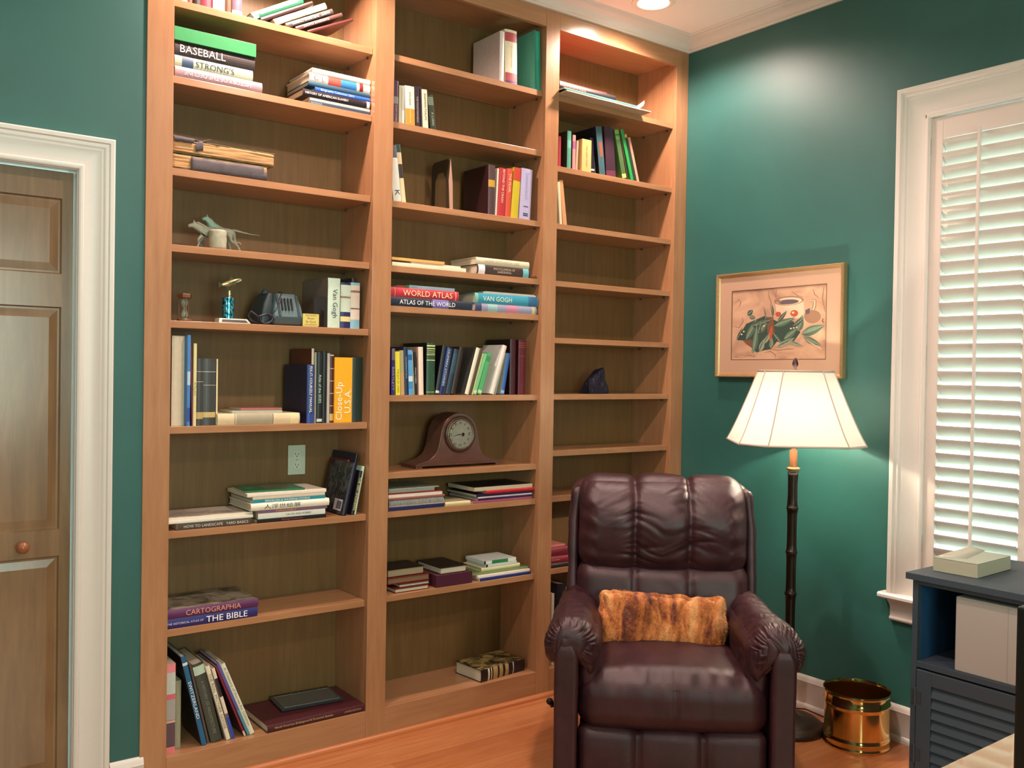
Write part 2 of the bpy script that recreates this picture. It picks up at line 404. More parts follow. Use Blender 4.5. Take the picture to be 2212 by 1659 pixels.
for a, b in ((XA+.012, XB), (XC, XD), (XE, XF), (XG, XR-.006)):
    m = MB(); m.box(a+.0002, ST+.0003, .0, b-.0002, .268, TOPZ-.01); bpart('divider_panel', m, WV)
SHV = {'S': [2.6459, 2.3918, 2.0857, 1.8319, 1.5781, 1.2226, .871, .5405], 'T': [2.6446, 2.3859, 2.0803, 1.8296, 1.6738, 1.3257, 1.0242, .8723, .5438],
       'U': [2.6447, 2.3343, 2.0817, 1.8293, 1.5779, 1.3277, 1.077, .8742, .5533]}
SPAN = {'S': (XB, XC), 'T': (XD, XE), 'U': (XF, XG)}
PIN = flat('5e5248', .4, .5)
for kbay, zs in SHV.items():
    a, b = SPAN[kbay]
    for z in zs:
        m = MB(); m.box(a+.0012, .020, z-.0245, b-.0012, .262, z); sh = bpart('shelf', m, WH)
        for xx, sg in ((a, 1), (b, -1)):
            for yy in (.055, .215):
                p = MB(); x2 = xx-inv.x
                p.tube([(x2+sg*.0002, yy, z-.031), (x2+sg*.007, yy, z-.031)], .0026, 8)
                p.box(min(x2+sg*.001, x2+sg*.008), yy-.0028, z-.034, max(x2+sg*.001, x2+sg*.008), yy+.0028, z-.0249)
                p.build('shelf_pin', PIN, sh)
# wall outlet on the back of the left bay
o_ = thing('wall_outlet', 'pale green white electrical outlet plate on the back of the left bay', 'outlet', (0, 0, 0))
def fx(x, z, y=.2675): return (x, y, z)
ox, oz = .7895, 1.066
m = MB(); m.box(ox-.036, .2605, oz-.058, ox+.036, .2675, oz+.058); m.build('cover_plate', flat('cfd6c4', .35), o_, bev=.002)
for dz in (.021, -.021):
    m = MB(); m.sweep([(math.cos(t)*.0165, max(-.0135, min(.0135, math.sin(t)*.0165))) for t in [2*PI*i/28 for i in range(28)]], [lambda a, b: (ox+a, .2605, oz+dz+b), lambda a, b: (ox+a, .2590, oz+dz+b)])
    rc = m.build('receptacle', flat('d9dfce', .3), o_)
    m = MB(); m.box(ox-.0075, .2586, oz+dz-.001, ox-.0055, .2592, oz+dz+.007); m.box(ox+.0055, .2586, oz+dz-.001, ox+.0075, .2592, oz+dz+.006); m.tube([(ox, .2586, oz+dz-.007), (ox, .2592, oz+dz-.007)], .0024, 10)
    m.build('slots', flat('1c1c18', .6), rc)
m = MB(); m.tube([(ox, .2595, oz), (ox, .2606, oz)], .0028, 10); m.build('screw', flat('b8bca8', .3, .6), o_)
# recessed lights in the ceiling (only the one near the corner shows)
BULB, nt, bs = base_mat('bulb_glow'); bs.inputs['Emission Color'].default_value = (1, .86, .7, 1); bs.inputs['Emission Strength'].default_value = 14
for i, (x, y) in enumerate(CANS):
    t = thing('recessed_light', ['round white recessed ceiling light nearest the corner above the right bay', 'round recessed ceiling light above the left bay', 'round recessed ceiling light near the door'][i] if i < 3 else 'round recessed ceiling light in the unseen part of the room behind', 'light', (x, y, CEIL), group='recessed ceiling lights')
    m = MB(); m.lathe([(.064, -.0005), (.070, -.006), (.080, -.007), (.091, -.004), (.095, -.0003)], seg=48, cap=False); m.build('trim_ring', flat('f0e8dc', .4), t, smooth=True, solid=.001)
    m = MB(); m.lathe([(0, -.0022), (.045, -.0018), (.064, -.0008)], seg=40, cap=False); m.build('bulb', BULB, t, smooth=True)
BOOKS=[
 ('s',(0.2555,0.03,2.6462,0.0191,0.268,0.17,0.0),'d8dcde','slim white book on the top left shelf, farthest left in its row',dict()),
 ('s',(0.2746,0.03,2.6462,0.0157,0.262,0.17,0.0),'d9493f','thin red book beside the farthest left white book on the top shelf',dict()),
 ('s',(0.2903,0.03,2.6462,0.031,0.268,0.17,0.0),'2a1412','black book between two red books on the top left shelf',dict()),
 ('s',(0.322,0.03,2.6462,0.0339,0.262,0.17,0.0),'d23b4a','thick red book on the top left shelf, second red one along',dict(text=('GUIDE', 0.1, 0.5, 'f0c0b0', 'd'))),
 ('s',(0.3613,0.03,2.6462,0.0413,0.262,0.17,0.0),'e6dcdc','white book with soft grey shading on the top left shelf',dict()),
 ('s',(0.4034,0.03,2.6462,0.0217,0.246,0.17,0.0),'6a4a30','dark brown book squeezed beside a white book on the top left shelf',dict()),
 ('s',(0.4276,0.03,2.6462,0.0357,0.23,0.17,0.0),'6f5a68','grey purple book with a white label at its foot, top left shelf',dict(bands=[(0.0, 0.07, 'f2e8e8')])),
 ('s',(0.4937,0.03,2.6671,0.024,0.215,0.16,1.0559),'2f7a55','green book with a white label, uppermost of the tilted row on the top left shelf',dict(bands=[(0.02, 0.11, 'f2f2f8')],text=('SCHERZHAFTE FLAP-BUNNY', 0.16, 0.9, 'cfe8d8', 'd'))),
 ('s',(0.5292,0.03,2.6584,0.014,0.222,0.15,1.0629),'3a2420','dark brown book under the green one in the tilted row, top shelf',dict()),
 ('s',(0.5763,0.03,2.6646,0.021,0.225,0.16,1.0699),'efe0b8','cream book in the middle of the tilted row on the top shelf',dict(text=('ESSAYS', 0.3, 0.6, 'b09060', 'd'))),
 ('s',(0.6218,0.03,2.6612,0.017,0.205,0.16,1.0786),'4a4540','charcoal book reading THE LIVING COSMOS in the tilted row',dict(text=('HURST   THE LIVING COSMOS', 0.12, 0.92, 'e8e0d8', 'd'))),
 ('s',(0.6598,0.03,2.6577,0.013,0.205,0.16,1.0891),'5b3b36','brown book with faint white title near the bottom of the tilted row',dict(text=("DARWIN'S GHOST", 0.15, 0.7, 'd8c8b8', 'd'))),
 ('s',(0.7061,0.03,2.6552,0.01,0.2,0.19,1.117),'54261e','thin brown book with white page edge, lowest of the tilted row',dict(rev=1)),
 ('lp',(0.7942,0.04,2.6463,0.0921,0.0077,0.2,0.0),'f0d8d4','flat white and red magazine at the right of the top left shelf',dict(hard=0)),
 ('ls',(0.2333,0.022,2.3922,0.3026,0.0356,0.2,0.0),'a98a92','lavender history book, lowest in the baseball book pile',dict(text=('HISTORY OF THE DECLINE', 0.1, 0.86, 'f0dede', 'i'))),
 ('ls',(0.2343,0.03,2.4282,0.27,0.0381,0.19,0.0),'aebba0',"pale green STRONG'S concordance with a dark blue picture on its spine",dict(bands=[(0.09, 0.23, '35506e')],text=("STRONG'S", 0.26, 0.75, '2f3c44', 'h'))),
 ('ls',(0.2348,0.03,2.4668,0.2758,0.0468,0.19,0.0),'322a28','black BASEBALL book in the pile on the second left shelf',dict(text=('BASEBALL', 0.06, 0.62, 'f8ece4', 'h'))),
 ('ls',(0.2307,0.024,2.5139,0.2815,0.0449,0.22,0.0),'2f8f52','bright green slipcase box on top of the baseball book',dict(box=1)),
 ('ls',(0.7181,0.03,2.3922,0.2475,0.0125,0.2,0.0),'34465a','thin slate blue paperback, lowest in the history pile, second shelf',dict(hard=0,text=('READINGS', 0.02, 0.2, '8fb0b8', 'h'))),
 ('ls',(0.72,0.03,2.4051,0.2456,0.0114,0.21,0.0),'f4e6dc','thin white book under the black slavery history book',dict()),
 ('ls',(0.6908,0.025,2.4169,0.2748,0.0253,0.2,0.0),'241d20','black HISTORY OF AMERICAN SLAVERY book in the second shelf pile',dict(text=('HISTORY OF AMERICAN SLAVERY', 0.03, 0.66, 'f4ecec', 'h'),bands=[(0.94, 0.985, 'f0e8e8')])),
 ('ls',(0.7398,0.03,2.4426,0.2258,0.0152,0.18,0.0),'2f63c4','royal blue book with white title above the slavery history book',dict(text=('Biography Collection 2003', 0.1, 0.7, 'c8dcff', 'h'))),
 ('ls',(0.7129,0.03,2.4582,0.2527,0.017,0.2,0.0),'33566c','dark slate blue book under the red, white and blue spine',dict()),
 ('ls',(0.7167,0.03,2.4757,0.2489,0.0311,0.21,0.0),'efe7d8','white book with red and blue spine blocks in the second shelf pile',dict(bands=[(0.3, 0.51, 'e0584c'), (0.51, 0.77, '3b86cc'), (0.82, 0.88, '8c2a2a')],text=('C L', 0.07, 0.25, '6a5a50', 'h'))),
 ('ls',(0.7286,0.03,2.5071,0.237,0.019,0.21,0.0),'f6ece6','white book on top of the second shelf pile by the divider',dict(text=('United States of America', 0.3, 0.85, 'c8a8a0', 'h'))),
 ('s',(0.806,0.035,1.5784,0.0496,0.1854,0.23,0.0),'c4d8c6','white Van Gogh book beside a black metal bookend',dict(front='8a7a70',text=('Van Gogh', 0.2, 0.78, '1c2c40', 'd'))),
 ('s',(0.8648,0.05,1.5784,0.042,0.1735,0.2,0.0),'22235e','navy book with a white picture label and small yellow square, fifth left shelf',dict(bands=[(0.36, 0.95, 'c8d8c4'), (0.15, 0.26, 'e0d088'), (0.66, 0.7, 'c05a50')])),
 ('s',(0.9071,0.05,1.5784,0.0386,0.1764,0.2,0.0),'7fb0c4','light blue book with a beige spine panel, fifth left shelf',dict(bands=[(0.2, 0.94, 'cfc4b4'), (0.78, 0.83, 'a85058'), (0.42, 0.45, '4a3a4c')])),
 ('s',(0.9511,0.13,1.5784,0.0155,0.2014,0.1,0.0),'4a3c40','dark thin book standing last against the divider, fifth left shelf',dict()),
 ('s',(0.243,0.05,1.2229,0.0425,0.3055,0.18,0.0),'d8cbb0','large cream picture book with dark cover against the left side, sixth shelf',dict(front='7d6a55')),
 ('s',(0.2859,0.024,1.2229,0.0109,0.3083,0.2,0.0),'3f7fc0','tall blue picture book with cloudy spine on the sixth left shelf',dict(bands=[(0.45, 0.6, 'a8c8dc'), (0.05, 0.2, '2a4a9c')])),
 ('s',(0.305,0.03,1.2229,0.0035,0.2789,0.2,-0.028),'7a2838','very thin maroon book beside the tall blue picture book',dict()),
 ('s',(0.3089,0.03,1.2229,0.0106,0.2808,0.2,0.0),'d8cf94','narrow cream and yellow book beside the two dark history volumes',dict(text=('ATLAS', 0.3, 0.6, '8a7a40', 'd'))),
 ('s',(0.3215,0.035,1.2229,0.0232,0.2303,0.17,0.0),'3b3d3c','first of two charcoal history volumes, the left one',dict(bands=[(0.8, 0.806, 'c8c4b0'), (0.65, 0.656, 'c8c4b0'), (0.1, 0.2, 'b9a060')])),
 ('s',(0.3451,0.035,1.2229,0.0431,0.2301,0.17,0.0),'3d3f3e','second of two charcoal history volumes, the right one',dict(bands=[(0.8, 0.806, 'd8d4c0'), (0.6, 0.606, 'c8c4b0'), (0.12, 0.2, 'c8b070')])),
 ('s',(0.3924,0.045,1.2229,0.0051,0.2294,0.16,0.0),'e6dcae','very thin cream booklet right of the charcoal history volumes',dict(hard=0)),
 ('ls',(0.3935,0.03,1.223,0.3035,0.0391,0.19,0.0),'d8c6a0','fat cream leather book lying flat on the sixth left shelf',dict(bands=[(0.2, 0.206, '5a4a3a'), (0.22, 0.66, 'a69e86'), (0.66, 0.666, '5a4a3a'), (0.88, 0.98, 'e8d8a8')])),
 ('ls',(0.4513,0.05,1.2625,0.1853,0.0088,0.14,0.0),'a8b0a0','thin grey green booklet on the fat cream leather book',dict(hard=0)),
 ('ls',(0.487,0.06,1.2717,0.1525,0.0085,0.13,0.0),'a86a64','thin rose red booklet on top of the cream leather book pile',dict(hard=0)),
 ('s',(0.7211,0.022,1.2229,0.0277,0.2159,0.21,0.0),'1f3878','navy FIX-IT-YOURSELF MANUAL with light blue spine edge',dict(front='14183a',text=('FIX-IT-YOURSELF MANUAL', 0.18, 0.97, 'eef2f4', 'd'),bands=[(0.0, 0.16, '27479a')])),
 ('s',(0.7496,0.05,1.2229,0.0095,0.276,0.19,0.0),'c8c0a8','tall book with russet brown cover and cream spine rising behind the fix-it manual',dict(front='5c2a18')),
 ('s',(0.7601,0.04,1.2229,0.004,0.262,0.2,0.0),'b8b8ac','slim grey white book between the fix-it manual and the black atlas',dict()),
 ('s',(0.7638,0.03,1.2229,0.0222,0.2642,0.21,0.0),'161a1c','black Atlas of the Skies with small white title',dict(text=('Atlas of the SKIES', 0.28, 0.68, 'b8dccc', 'd'),bands=[(0.02, 0.06, 'c8d0d0')])),
 ('s',(0.7864,0.03,1.2229,0.0165,0.266,0.21,0.0),'101416','plain black book right of the atlas of the skies',dict()),
 ('s',(0.8081,0.04,1.2229,0.0115,0.2597,0.19,0.0),'b8b4a8','thin pale grey book beside the maroon striped one',dict()),
 ('s',(0.8201,0.04,1.2229,0.0155,0.258,0.2,0.0),'4c1c26','maroon book with cream rings left of the yellow book',dict(bands=[(0.97, 0.985, 'e0d0b0'), (0.78, 0.79, 'c0a890'), (0.6, 0.61, 'c0a890'), (0.42, 0.43, 'c0a890'), (0.24, 0.25, 'c0a890'), (0.03, 0.13, 'c8a860')])),
 ('s',(0.836,0.035,1.2229,0.073,0.2454,0.2,0.0),'f0b021','bright yellow Close-Up U.S.A. map box on the sixth left shelf',dict(box=1,text=('Close-Up\nU.S.A.', 0.04, 0.62, 'f6f2e0', 'u'))),
 ('s',(0.9204,0.06,1.2229,0.0462,0.2475,0.17,0.0),'1c3028','dark green book standing last against the divider, sixth shelf',dict()),
 ('ls',(0.259,0.022,0.8714,0.2579,0.0219,0.21,0.0),'4a4038','dark photo book, lowest of the magazines at the left of shelf seven',dict(hard=0,text=('HOW TO LANDSCAPE   YARD BASICS', 0.08, 0.95, 'd8d0c0', 'h'))),
 ('ls',(0.2302,0.03,0.8937,0.2942,0.0095,0.2,0.0),'e8e0d0','white magazine above the dark photo book at the left',dict(hard=0)),
 ('ls',(0.2352,0.045,0.9036,0.2933,0.0078,0.18,0.0),'d8d0bc','cream magazine with grey cover lying on top at the left of shelf seven',dict(hard=0,pic=('c8c0b0', '8a8478', 'a8a294', 8))),
 ('ls',(0.5357,0.024,0.8714,0.2678,0.013,0.2,0.0),'1d1a1c','black book lowest in the masonry pile',dict(hard=0,text=('Spring Treasures', 0.35, 0.65, 'a84858', 'h'))),
 ('ls',(0.5421,0.028,0.8848,0.2596,0.0194,0.2,0.0),'dfe2d4','white CALVIN AND HOBBES book in the masonry pile',dict(hard=0,text=('CALVIN AND HOBBES', 0.4, 0.78, '2a2a30', 'h'))),
 ('ls',(0.5419,0.028,0.9047,0.2672,0.0112,0.2,0.0),'7a5a72','purple MASONRY book with orange lettering',dict(hard=0,text=('MASONRY', 0.22, 0.58, 'e0a040', 'h'))),
 ('ls',(0.5132,0.022,0.9163,0.3021,0.026,0.22,0.0),'e6e4d2','thick white book with black brush characters on its spine',dict(text=('人浮世絵展', 0.16, 0.62, '3a3a30', 'h'))),
 ('ls',(0.5199,0.03,0.9426,0.282,0.0119,0.21,0.0),'2a8596','teal SPRINKLERS & WATERING SYSTEMS book',dict(hard=0,text=('SPRINKLERS & WATERING SYSTEMS', 0.17, 0.78, 'e4ecdc', 'h'))),
 ('ls',(0.5228,0.03,0.9549,0.2781,0.01,0.22,0.0),'cfc4ae','thin brown and white book above the teal sprinklers book',dict(hard=0,front='4a2c20')),
 ('ls',(0.5031,0.032,0.9654,0.3037,0.0119,0.2,0.0),'eae0d0','thin white book directly under the tilted green book',dict(hard=0)),
 ('ls',(0.5053,0.05,0.9776,0.2258,0.0067,0.15,-4.0),'1f6a44','green picture book lying askew on top of the masonry pile',dict(front='1f6a44',hard=0,cover=1)),
 ('s',(0.9217,0.03,0.8729,0.0085,0.185,0.2,0.192),'bfdcc4','pale green book, outermost leaning against the divider, shelf seven',dict()),
 ('s',(0.9079,0.024,0.8738,0.0125,0.168,0.18,0.2007),'1a1620','dark book with yellow spine lettering leaning near the divider',dict(text=('THE 2007 ENGINEERS', 0.1, 0.85, 'e8dc80', 'd'))),
 ('s',(0.8988,0.06,0.8728,0.0075,0.232,0.2,0.2007),'17122e','tall dark violet book leaning near the divider, shelf seven',dict()),
 ('s',(0.8875,0.1,0.8734,0.01,0.205,0.15,0.2094),'7c1c20','red book with cream page tops sandwiched in the leaning group',dict()),
 ('s',(0.8684,0.022,0.8753,0.018,0.2,0.19,0.2269),'141028','black book with a grey landscape cover and barcode label leaning at right',dict(pic=('4c4c4a', '111014', '2c2c2c', 30),bar=1)),
 ('ls',(0.2262,0.021,0.5409,0.3164,0.0328,0.21,0.0),'26286c','navy HISTORICAL ATLAS OF THE BIBLE lying under CARTOGRAPHIA',dict(text=('THE HISTORICAL ATLAS OF', 0.0, 0.39, 'd8d4f0', 'h'),text2=('THE BIBLE', 0.42, 0.88, 'ffffff', 'h'))),
 ('ls',(0.226,0.021,0.5741,0.3181,0.0307,0.215,0.0),'5a2a58','purple CARTOGRAPHIA book with an old map cover',dict(front='7d7868',pic=('8a8474', '3e3c30', '6c6654', 14),text=('CARTOGRAPHIA', 0.2, 0.8, 'd89a78', 'h'))),
 ('s',(0.2311,0.03,0.117,0.0294,0.3041,0.2,0.0),'c86a74','pink and grey patterned book against the left side, bottom shelf',dict(hard=0,bands=[(0.0, 0.07, 'dc7a7a'), (0.07, 0.34, '5a4650'), (0.34, 0.36, 'c8b8a0'), (0.37, 0.6, 'a0a09c'), (0.66, 0.9, 'b8c4bc'), (0.9, 1.0, 'e08890')])),
 ('s',(0.2701,0.06,0.117,0.0192,0.2322,0.17,0.0),'9a9c80','sage green book second from the left on the bottom shelf',dict()),
 ('s',(0.3532,0.03,0.117,0.0168,0.3285,0.2,-0.234),'1f6088','blue book with white block letters leaning on the bottom left shelf',dict(front='14110f',text=('SWITZERLAND', 0.3, 0.72, 'e8ece8', 'd'),bands=[(0.9, 0.93, 'd8e0e0')])),
 ('s',(0.3746,0.04,0.117,0.008,0.2935,0.19,-0.2283),'5a4a40','thin grey brown book between the blue and charcoal leaning books',dict()),
 ('s',(0.3873,0.035,0.117,0.0387,0.2915,0.2,-0.2418),'3f443a','fat charcoal green HISTORY OF ARCHITECTURE book leaning, bottom left',dict(text=('A HISTORY OF ARCHITECTURE', 0.1, 0.78, '7d8478', 'd'),bands=[(0.86, 0.97, 'b8d0bc')])),
 ('s',(0.4332,0.05,0.117,0.004,0.1953,0.19,-0.2432),'2a1c18','thin black brown book behind the white leaning book, bottom shelf',dict()),
 ('s',(0.4392,0.03,0.117,0.0142,0.2827,0.19,-0.2801),'e4dcc4','white leaning book with grey title right of the charcoal one',dict(text=('THE REAL MOTHER GOOSE', 0.15, 0.9, '6a6450', 'd'))),
 ('s',(0.4585,0.03,0.117,0.0113,0.271,0.19,-0.2827),'e0d6c0','slim white and blue leaning booklet on the bottom left shelf',dict(bands=[(0, 0.3, '2a4aa8'), (0.6, 0.86, '2a2430'), (0.3, 0.36, '6a5a70')])),
 ('s',(0.502,0.03,0.117,0.0074,0.2861,0.19,-0.3821),'7c2030','maroon book leaning steeply on the bottom left shelf',dict(front='3a1014',bands=[(0.0, 0.07, 'e0b0a0')])),
 ('s',(0.5142,0.03,0.117,0.0087,0.2988,0.19,-0.3943),'5a58a0','blue violet book leaning behind the story treasury',dict(bands=[(0, 0.35, '4a8a98')])),
 ('s',(0.5246,0.03,0.117,0.0165,0.2904,0.19,-0.3918),'d8dcc4','white Treasury of Stories for Children, outermost leaning book',dict(text=('A Treasury of Stories for Children', 0.12, 0.95, '6a706a', 'd'))),
 ('ls',(0.579,0.006,0.1171,0.3866,0.0275,0.245,0.0),'461a22','large maroon endangered species book lying flat on the bottom left shelf',dict(text=('North American Endangered & Protected Species', 0.07, 0.66, 'c8a878', 'h'),text2=('LIMITED EDITION', 0.78, 0.96, 'b89870', 'h'))),
 ('s',(1.5734,0.03,2.6449,0.0235,0.2119,0.2,0.0),'e2d8d4','tall white book on the top middle shelf',dict(front='c4b4ac')),
 ('s',(1.6037,0.028,2.6449,0.0633,0.2258,0.2,-0.0301),'e0d8b8','cream book with red flowers on its spine, top middle shelf',dict(bands=[(0.78, 0.95, 'b04a50'), (0.04, 0.2, 'a84850'), (0.0, 0.05, '5a3a78')],text=('PITY US AND GARDEN', 0.3, 0.7, 'a89878', 'd'))),
 ('s',(1.7609,0.028,2.6449,0.0075,0.2554,0.2,-0.032),'1d8a72','thin deep teal book between two others, top middle shelf',dict(front='5aa898')),
 ('s',(1.7723,0.03,2.6449,0.025,0.2554,0.21,-0.0322),'2aa088','bright teal book nearest the divider, top middle shelf',dict(front='3aa890')),
 ('s',(1.0691,0.03,2.3862,0.0209,0.1616,0.13,0.0),'54304c','purple book at the far left of the second middle shelf',dict(bands=[(0.45, 0.62, '8a8a94')],text=('SHORT STORIES', 0.02, 0.42, 'd8a0a0', 'd'))),
 ('s',(1.091,0.03,2.3862,0.0112,0.1468,0.12,0.0),'c8c4a4','slim cream paperback beside the purple book, second middle shelf',dict(hard=0)),
 ('s',(1.1041,0.03,2.3862,0.0126,0.1481,0.12,0.0),'a8a8a0','grey white paperback left of the AYN RAND book',dict(hard=0,bands=[(0, 0.35, 'd8c4bc')])),
 ('s',(1.1238,0.03,2.3862,0.0418,0.1515,0.12,-0.0451),'d6d6c4','AYN RAND paperback with white top and gold lower spine',dict(hard=0,bands=[(0, 0.42, 'b08a2c')],text=('AYN RAND', 0.5, 0.85, '2a2420', 'd'),text2=('ATLAS SHRUGGED', 0.05, 0.4, 'f0e0b0', 'd'))),
 ('s',(1.1681,0.03,2.3862,0.0192,0.1575,0.12,-0.0386),'2c2026','black paperback right of the AYN RAND book',dict(hard=0,text=('THE FOUNTAINHEAD', 0.1, 0.75, 'b8b0a8', 'd'))),
 ('s',(1.1918,0.035,2.3862,0.008,0.1611,0.12,-0.0295),'32263c','dark plum paperback on the second middle shelf',dict(hard=0)),
 ('s',(1.2052,0.03,2.3862,0.0215,0.152,0.12,-0.0622),'dcd2b4','cream paperback with black title leaning slightly, second middle shelf',dict(hard=0,text=('SHAMAN PSALMS', 0.2, 0.9, '3a3028', 'd'))),
 ('s',(1.2383,0.03,2.3862,0.0263,0.1357,0.12,-0.1441),'2c3428','dark green paperback, last of the row on the second middle shelf',dict(hard=0,bands=[(0.7, 0.94, '5a6a58')],text=('A Lullaby', 0.1, 0.5, '9aa890', 'd'))),
 ('s',(1.0766,0.03,2.0806,0.0343,0.2147,0.16,-0.1246),'d2d6cc','white book with dark blue top at the left of the third middle shelf',dict(bands=[(0.78, 1.0, '4a5064')],text=('K', 0.1, 0.2, '2a2a30', 'd'))),
 ('s',(1.115,0.035,2.0806,0.0192,0.2256,0.15,-0.1335),'dcc49a','tan book with dark green top leaning left on the third middle shelf',dict(bands=[(0.86, 1.0, '18402c'), (0.42, 0.66, '2c2020')])),
 ('s',(1.5262,0.03,2.0806,0.034,0.209,0.19,0.0),'4a3436','brown book with a gold block on its spine, third middle shelf',dict(front='2c1212',bands=[(0.56, 0.7, 'b8902c')])),
 ('s',(1.5644,0.035,2.0809,0.0076,0.1998,0.15,0.0453),'d8ccb8','narrow white book left of BEYOND THE CRASH',dict(hard=0)),
 ('s',(1.5725,0.03,2.0829,0.0399,0.2034,0.16,0.0594),'a82c2e','red BEYOND THE CRASH book on the third middle shelf',dict(text=('BEYOND THE CRASH', 0.28, 0.97, 'f0d0c0', 'd'))),
 ('s',(1.616,0.032,2.0819,0.0277,0.2068,0.15,0.0487),'c04a34','orange red THE PEARL paperback on the third middle shelf',dict(text=('THE PEARL', 0.5, 0.9, 'f0c8a8', 'd'))),
 ('s',(1.6456,0.032,2.0835,0.0391,0.2161,0.15,0.0739),'b8a81e','olive yellow book with red top, third middle shelf',dict(bands=[(0.74, 1.0, 'b03a24')])),
 ('s',(1.6906,0.028,2.0834,0.0576,0.2175,0.16,0.0484),'a8a4c4','lavender book with a small crown emblem, third middle shelf',dict(text=('Summerland', 0.4, 0.92, '8a92c0', 'd'),bands=[(0.06, 0.085, '33365c'), (0.095, 0.12, '33365c'), (0.24, 0.26, '3c3f6c')],bandw=0.45)),
 ('ls',(1.0663,0.022,1.83,0.3462,0.0146,0.22,0.0),'e2dcc0','long cream portfolio lying lowest at the left of the narrow middle shelf',dict(hard=0)),
 ('ls',(1.162,0.04,1.845,0.236,0.0083,0.18,0.0),'e0c8b4','folded cream paper on the long portfolio',dict(hard=0)),
 ('ls',(1.0703,0.03,1.8536,0.2421,0.0105,0.2,0.0),'d8a860','orange edged magazine on top of the cream portfolio',dict(hard=0)),
 ('ls',(1.4693,0.022,1.83,0.2779,0.0389,0.2,0.0),'3a2a26','brown ENCYCLOPEDIA OF GARDENING with picture squares on its spine',dict(bands=[(0.02, 0.14, 'e4e0e4'), (0.86, 0.97, '6ab0bc')],text=('ENCYCLOPEDIA OF\nGARDENING', 0.3, 0.7, 'c8b8a0', 'h'))),
 ('ls',(1.4647,0.024,1.8693,0.2787,0.0289,0.2,0.0),'cfc8a8','cream book on top of the gardening encyclopedia',dict(text=('HOME BOTANICAL LIFE', 0.16, 0.8, 'a89c80', 'h'))),
 ('ls',(1.0646,0.022,1.6742,0.3814,0.0357,0.22,0.0),'1c2a3c','navy ATLAS OF THE WORLD with white lettering',dict(bands=[(0.5, 0.7, '6a68a8'), (0.84, 0.9, '202838')],text=('ATLAS OF THE WORLD', 0.1, 0.78, 'f4f4f4', 'h'))),
 ('ls',(1.0651,0.024,1.7103,0.3153,0.0365,0.22,0.0),'b83040','red WORLD ATLAS lying on the navy atlas',dict(text=('WORLD ATLAS', 0.17, 0.9, 'f0d8a8', 'h'),bands=[(0.055, 0.06, 'e8c090'), (0.95, 0.96, 'e8c090')])),
 ('ls',(1.1562,0.04,1.7471,0.2138,0.014,0.16,0.0),'9cb4c4','slim pale blue COMPLETE guide on the red world atlas',dict(hard=0,text=('COMPLETE', 0.01, 0.16, '2a2a2a', 'h'))),
 ('ls',(1.1023,0.045,1.7471,0.0556,0.0106,0.12,0.0),'8c4038','small red and green booklet at the left end on the red world atlas',dict(hard=0,bands=[(0.62, 1.0, '4a6a3c')])),
 ('ls',(1.4618,0.022,1.6742,0.3246,0.0337,0.21,0.0),'8f93ac','pastel pink and blue floral book under the turquoise Van Gogh book',dict(bands=[(0, 0.1, '3c4668'), (0.5, 0.68, 'c0809c'), (0.2, 0.35, '8fb8b8'), (0.92, 0.97, 'd0c890')])),
 ('ls',(1.46,0.022,1.7083,0.3331,0.0415,0.215,0.0),'3593ac','turquoise VAN GOGH book with a painted spine',dict(text=('VAN GOGH', 0.12, 0.57, 'dce8c8', 'h'),bands=[(0, 0.05, '7ab89c'), (0.84, 0.99, '2f6a94')])),
 ('ls',(1.5128,0.04,1.7502,0.2814,0.0079,0.18,0.0),'d8ccc4','loose white booklet on the turquoise Van Gogh book',dict(hard=0)),
 ('ls',(1.5305,0.05,1.7584,0.2637,0.0035,0.16,0.0),'c8ccc0','topmost thin grey paper pad above the turquoise book',dict(hard=0)),
 ('s',(1.0755,0.03,1.326,0.0143,0.1823,0.12,0.0),'2c2470','indigo paperback farthest left in the long middle row',dict(hard=0,bands=[(0.75, 1.0, '6a6470')],text=('BARTLETT', 0.1, 0.6, 'b0a8c0', 'd'))),
 ('s',(1.0965,0.03,1.326,0.0198,0.17,0.13,-0.0371),'e4da3c','yellow paperback second from the left in the long middle row',dict(hard=0,text=('THE JOY OF CHESS', 0.05, 0.6, '6a5a20', 'd'))),
 ('s',(1.1211,0.035,1.326,0.0177,0.1754,0.13,-0.0476),'c0a070','tan paperback with olive top in the long middle row',dict(hard=0,bands=[(0.5, 1.0, 'a8a274')])),
 ('s',(1.1397,0.03,1.326,0.0153,0.1897,0.15,-0.0506),'1c2a48','dark navy book with small white title, fourth in the long middle row',dict(text=('Crime, Punishment & Absurd', 0.35, 0.8, 'b8c0d0', 'd'))),
 ('s',(1.1557,0.03,1.326,0.0186,0.1777,0.13,-0.0442),'58a0d8','sky blue paperback with white patches, long middle row',dict(hard=0,bands=[(0.78, 0.9, '2a5a94'), (0.3, 0.42, 'c8dce4'), (0.14, 0.3, '3a8cc8')])),
 ('s',(1.1809,0.04,1.326,0.0071,0.1725,0.13,-0.0696),'a0a894','thin grey green booklet right of the sky blue paperback',dict(hard=0)),
 ('s',(1.1887,0.04,1.326,0.0104,0.1703,0.13,-0.0439),'2a2426','narrow black paperback left of the pinkish white book',dict(hard=0,text=('MASTERS', 0.2, 0.7, 'c8c8c0', 'd'))),
 ('s',(1.2034,0.03,1.326,0.0218,0.1915,0.15,-0.0345),'e6d6c4','pinkish white book with cream spine, long middle row',dict(front='b89888')),
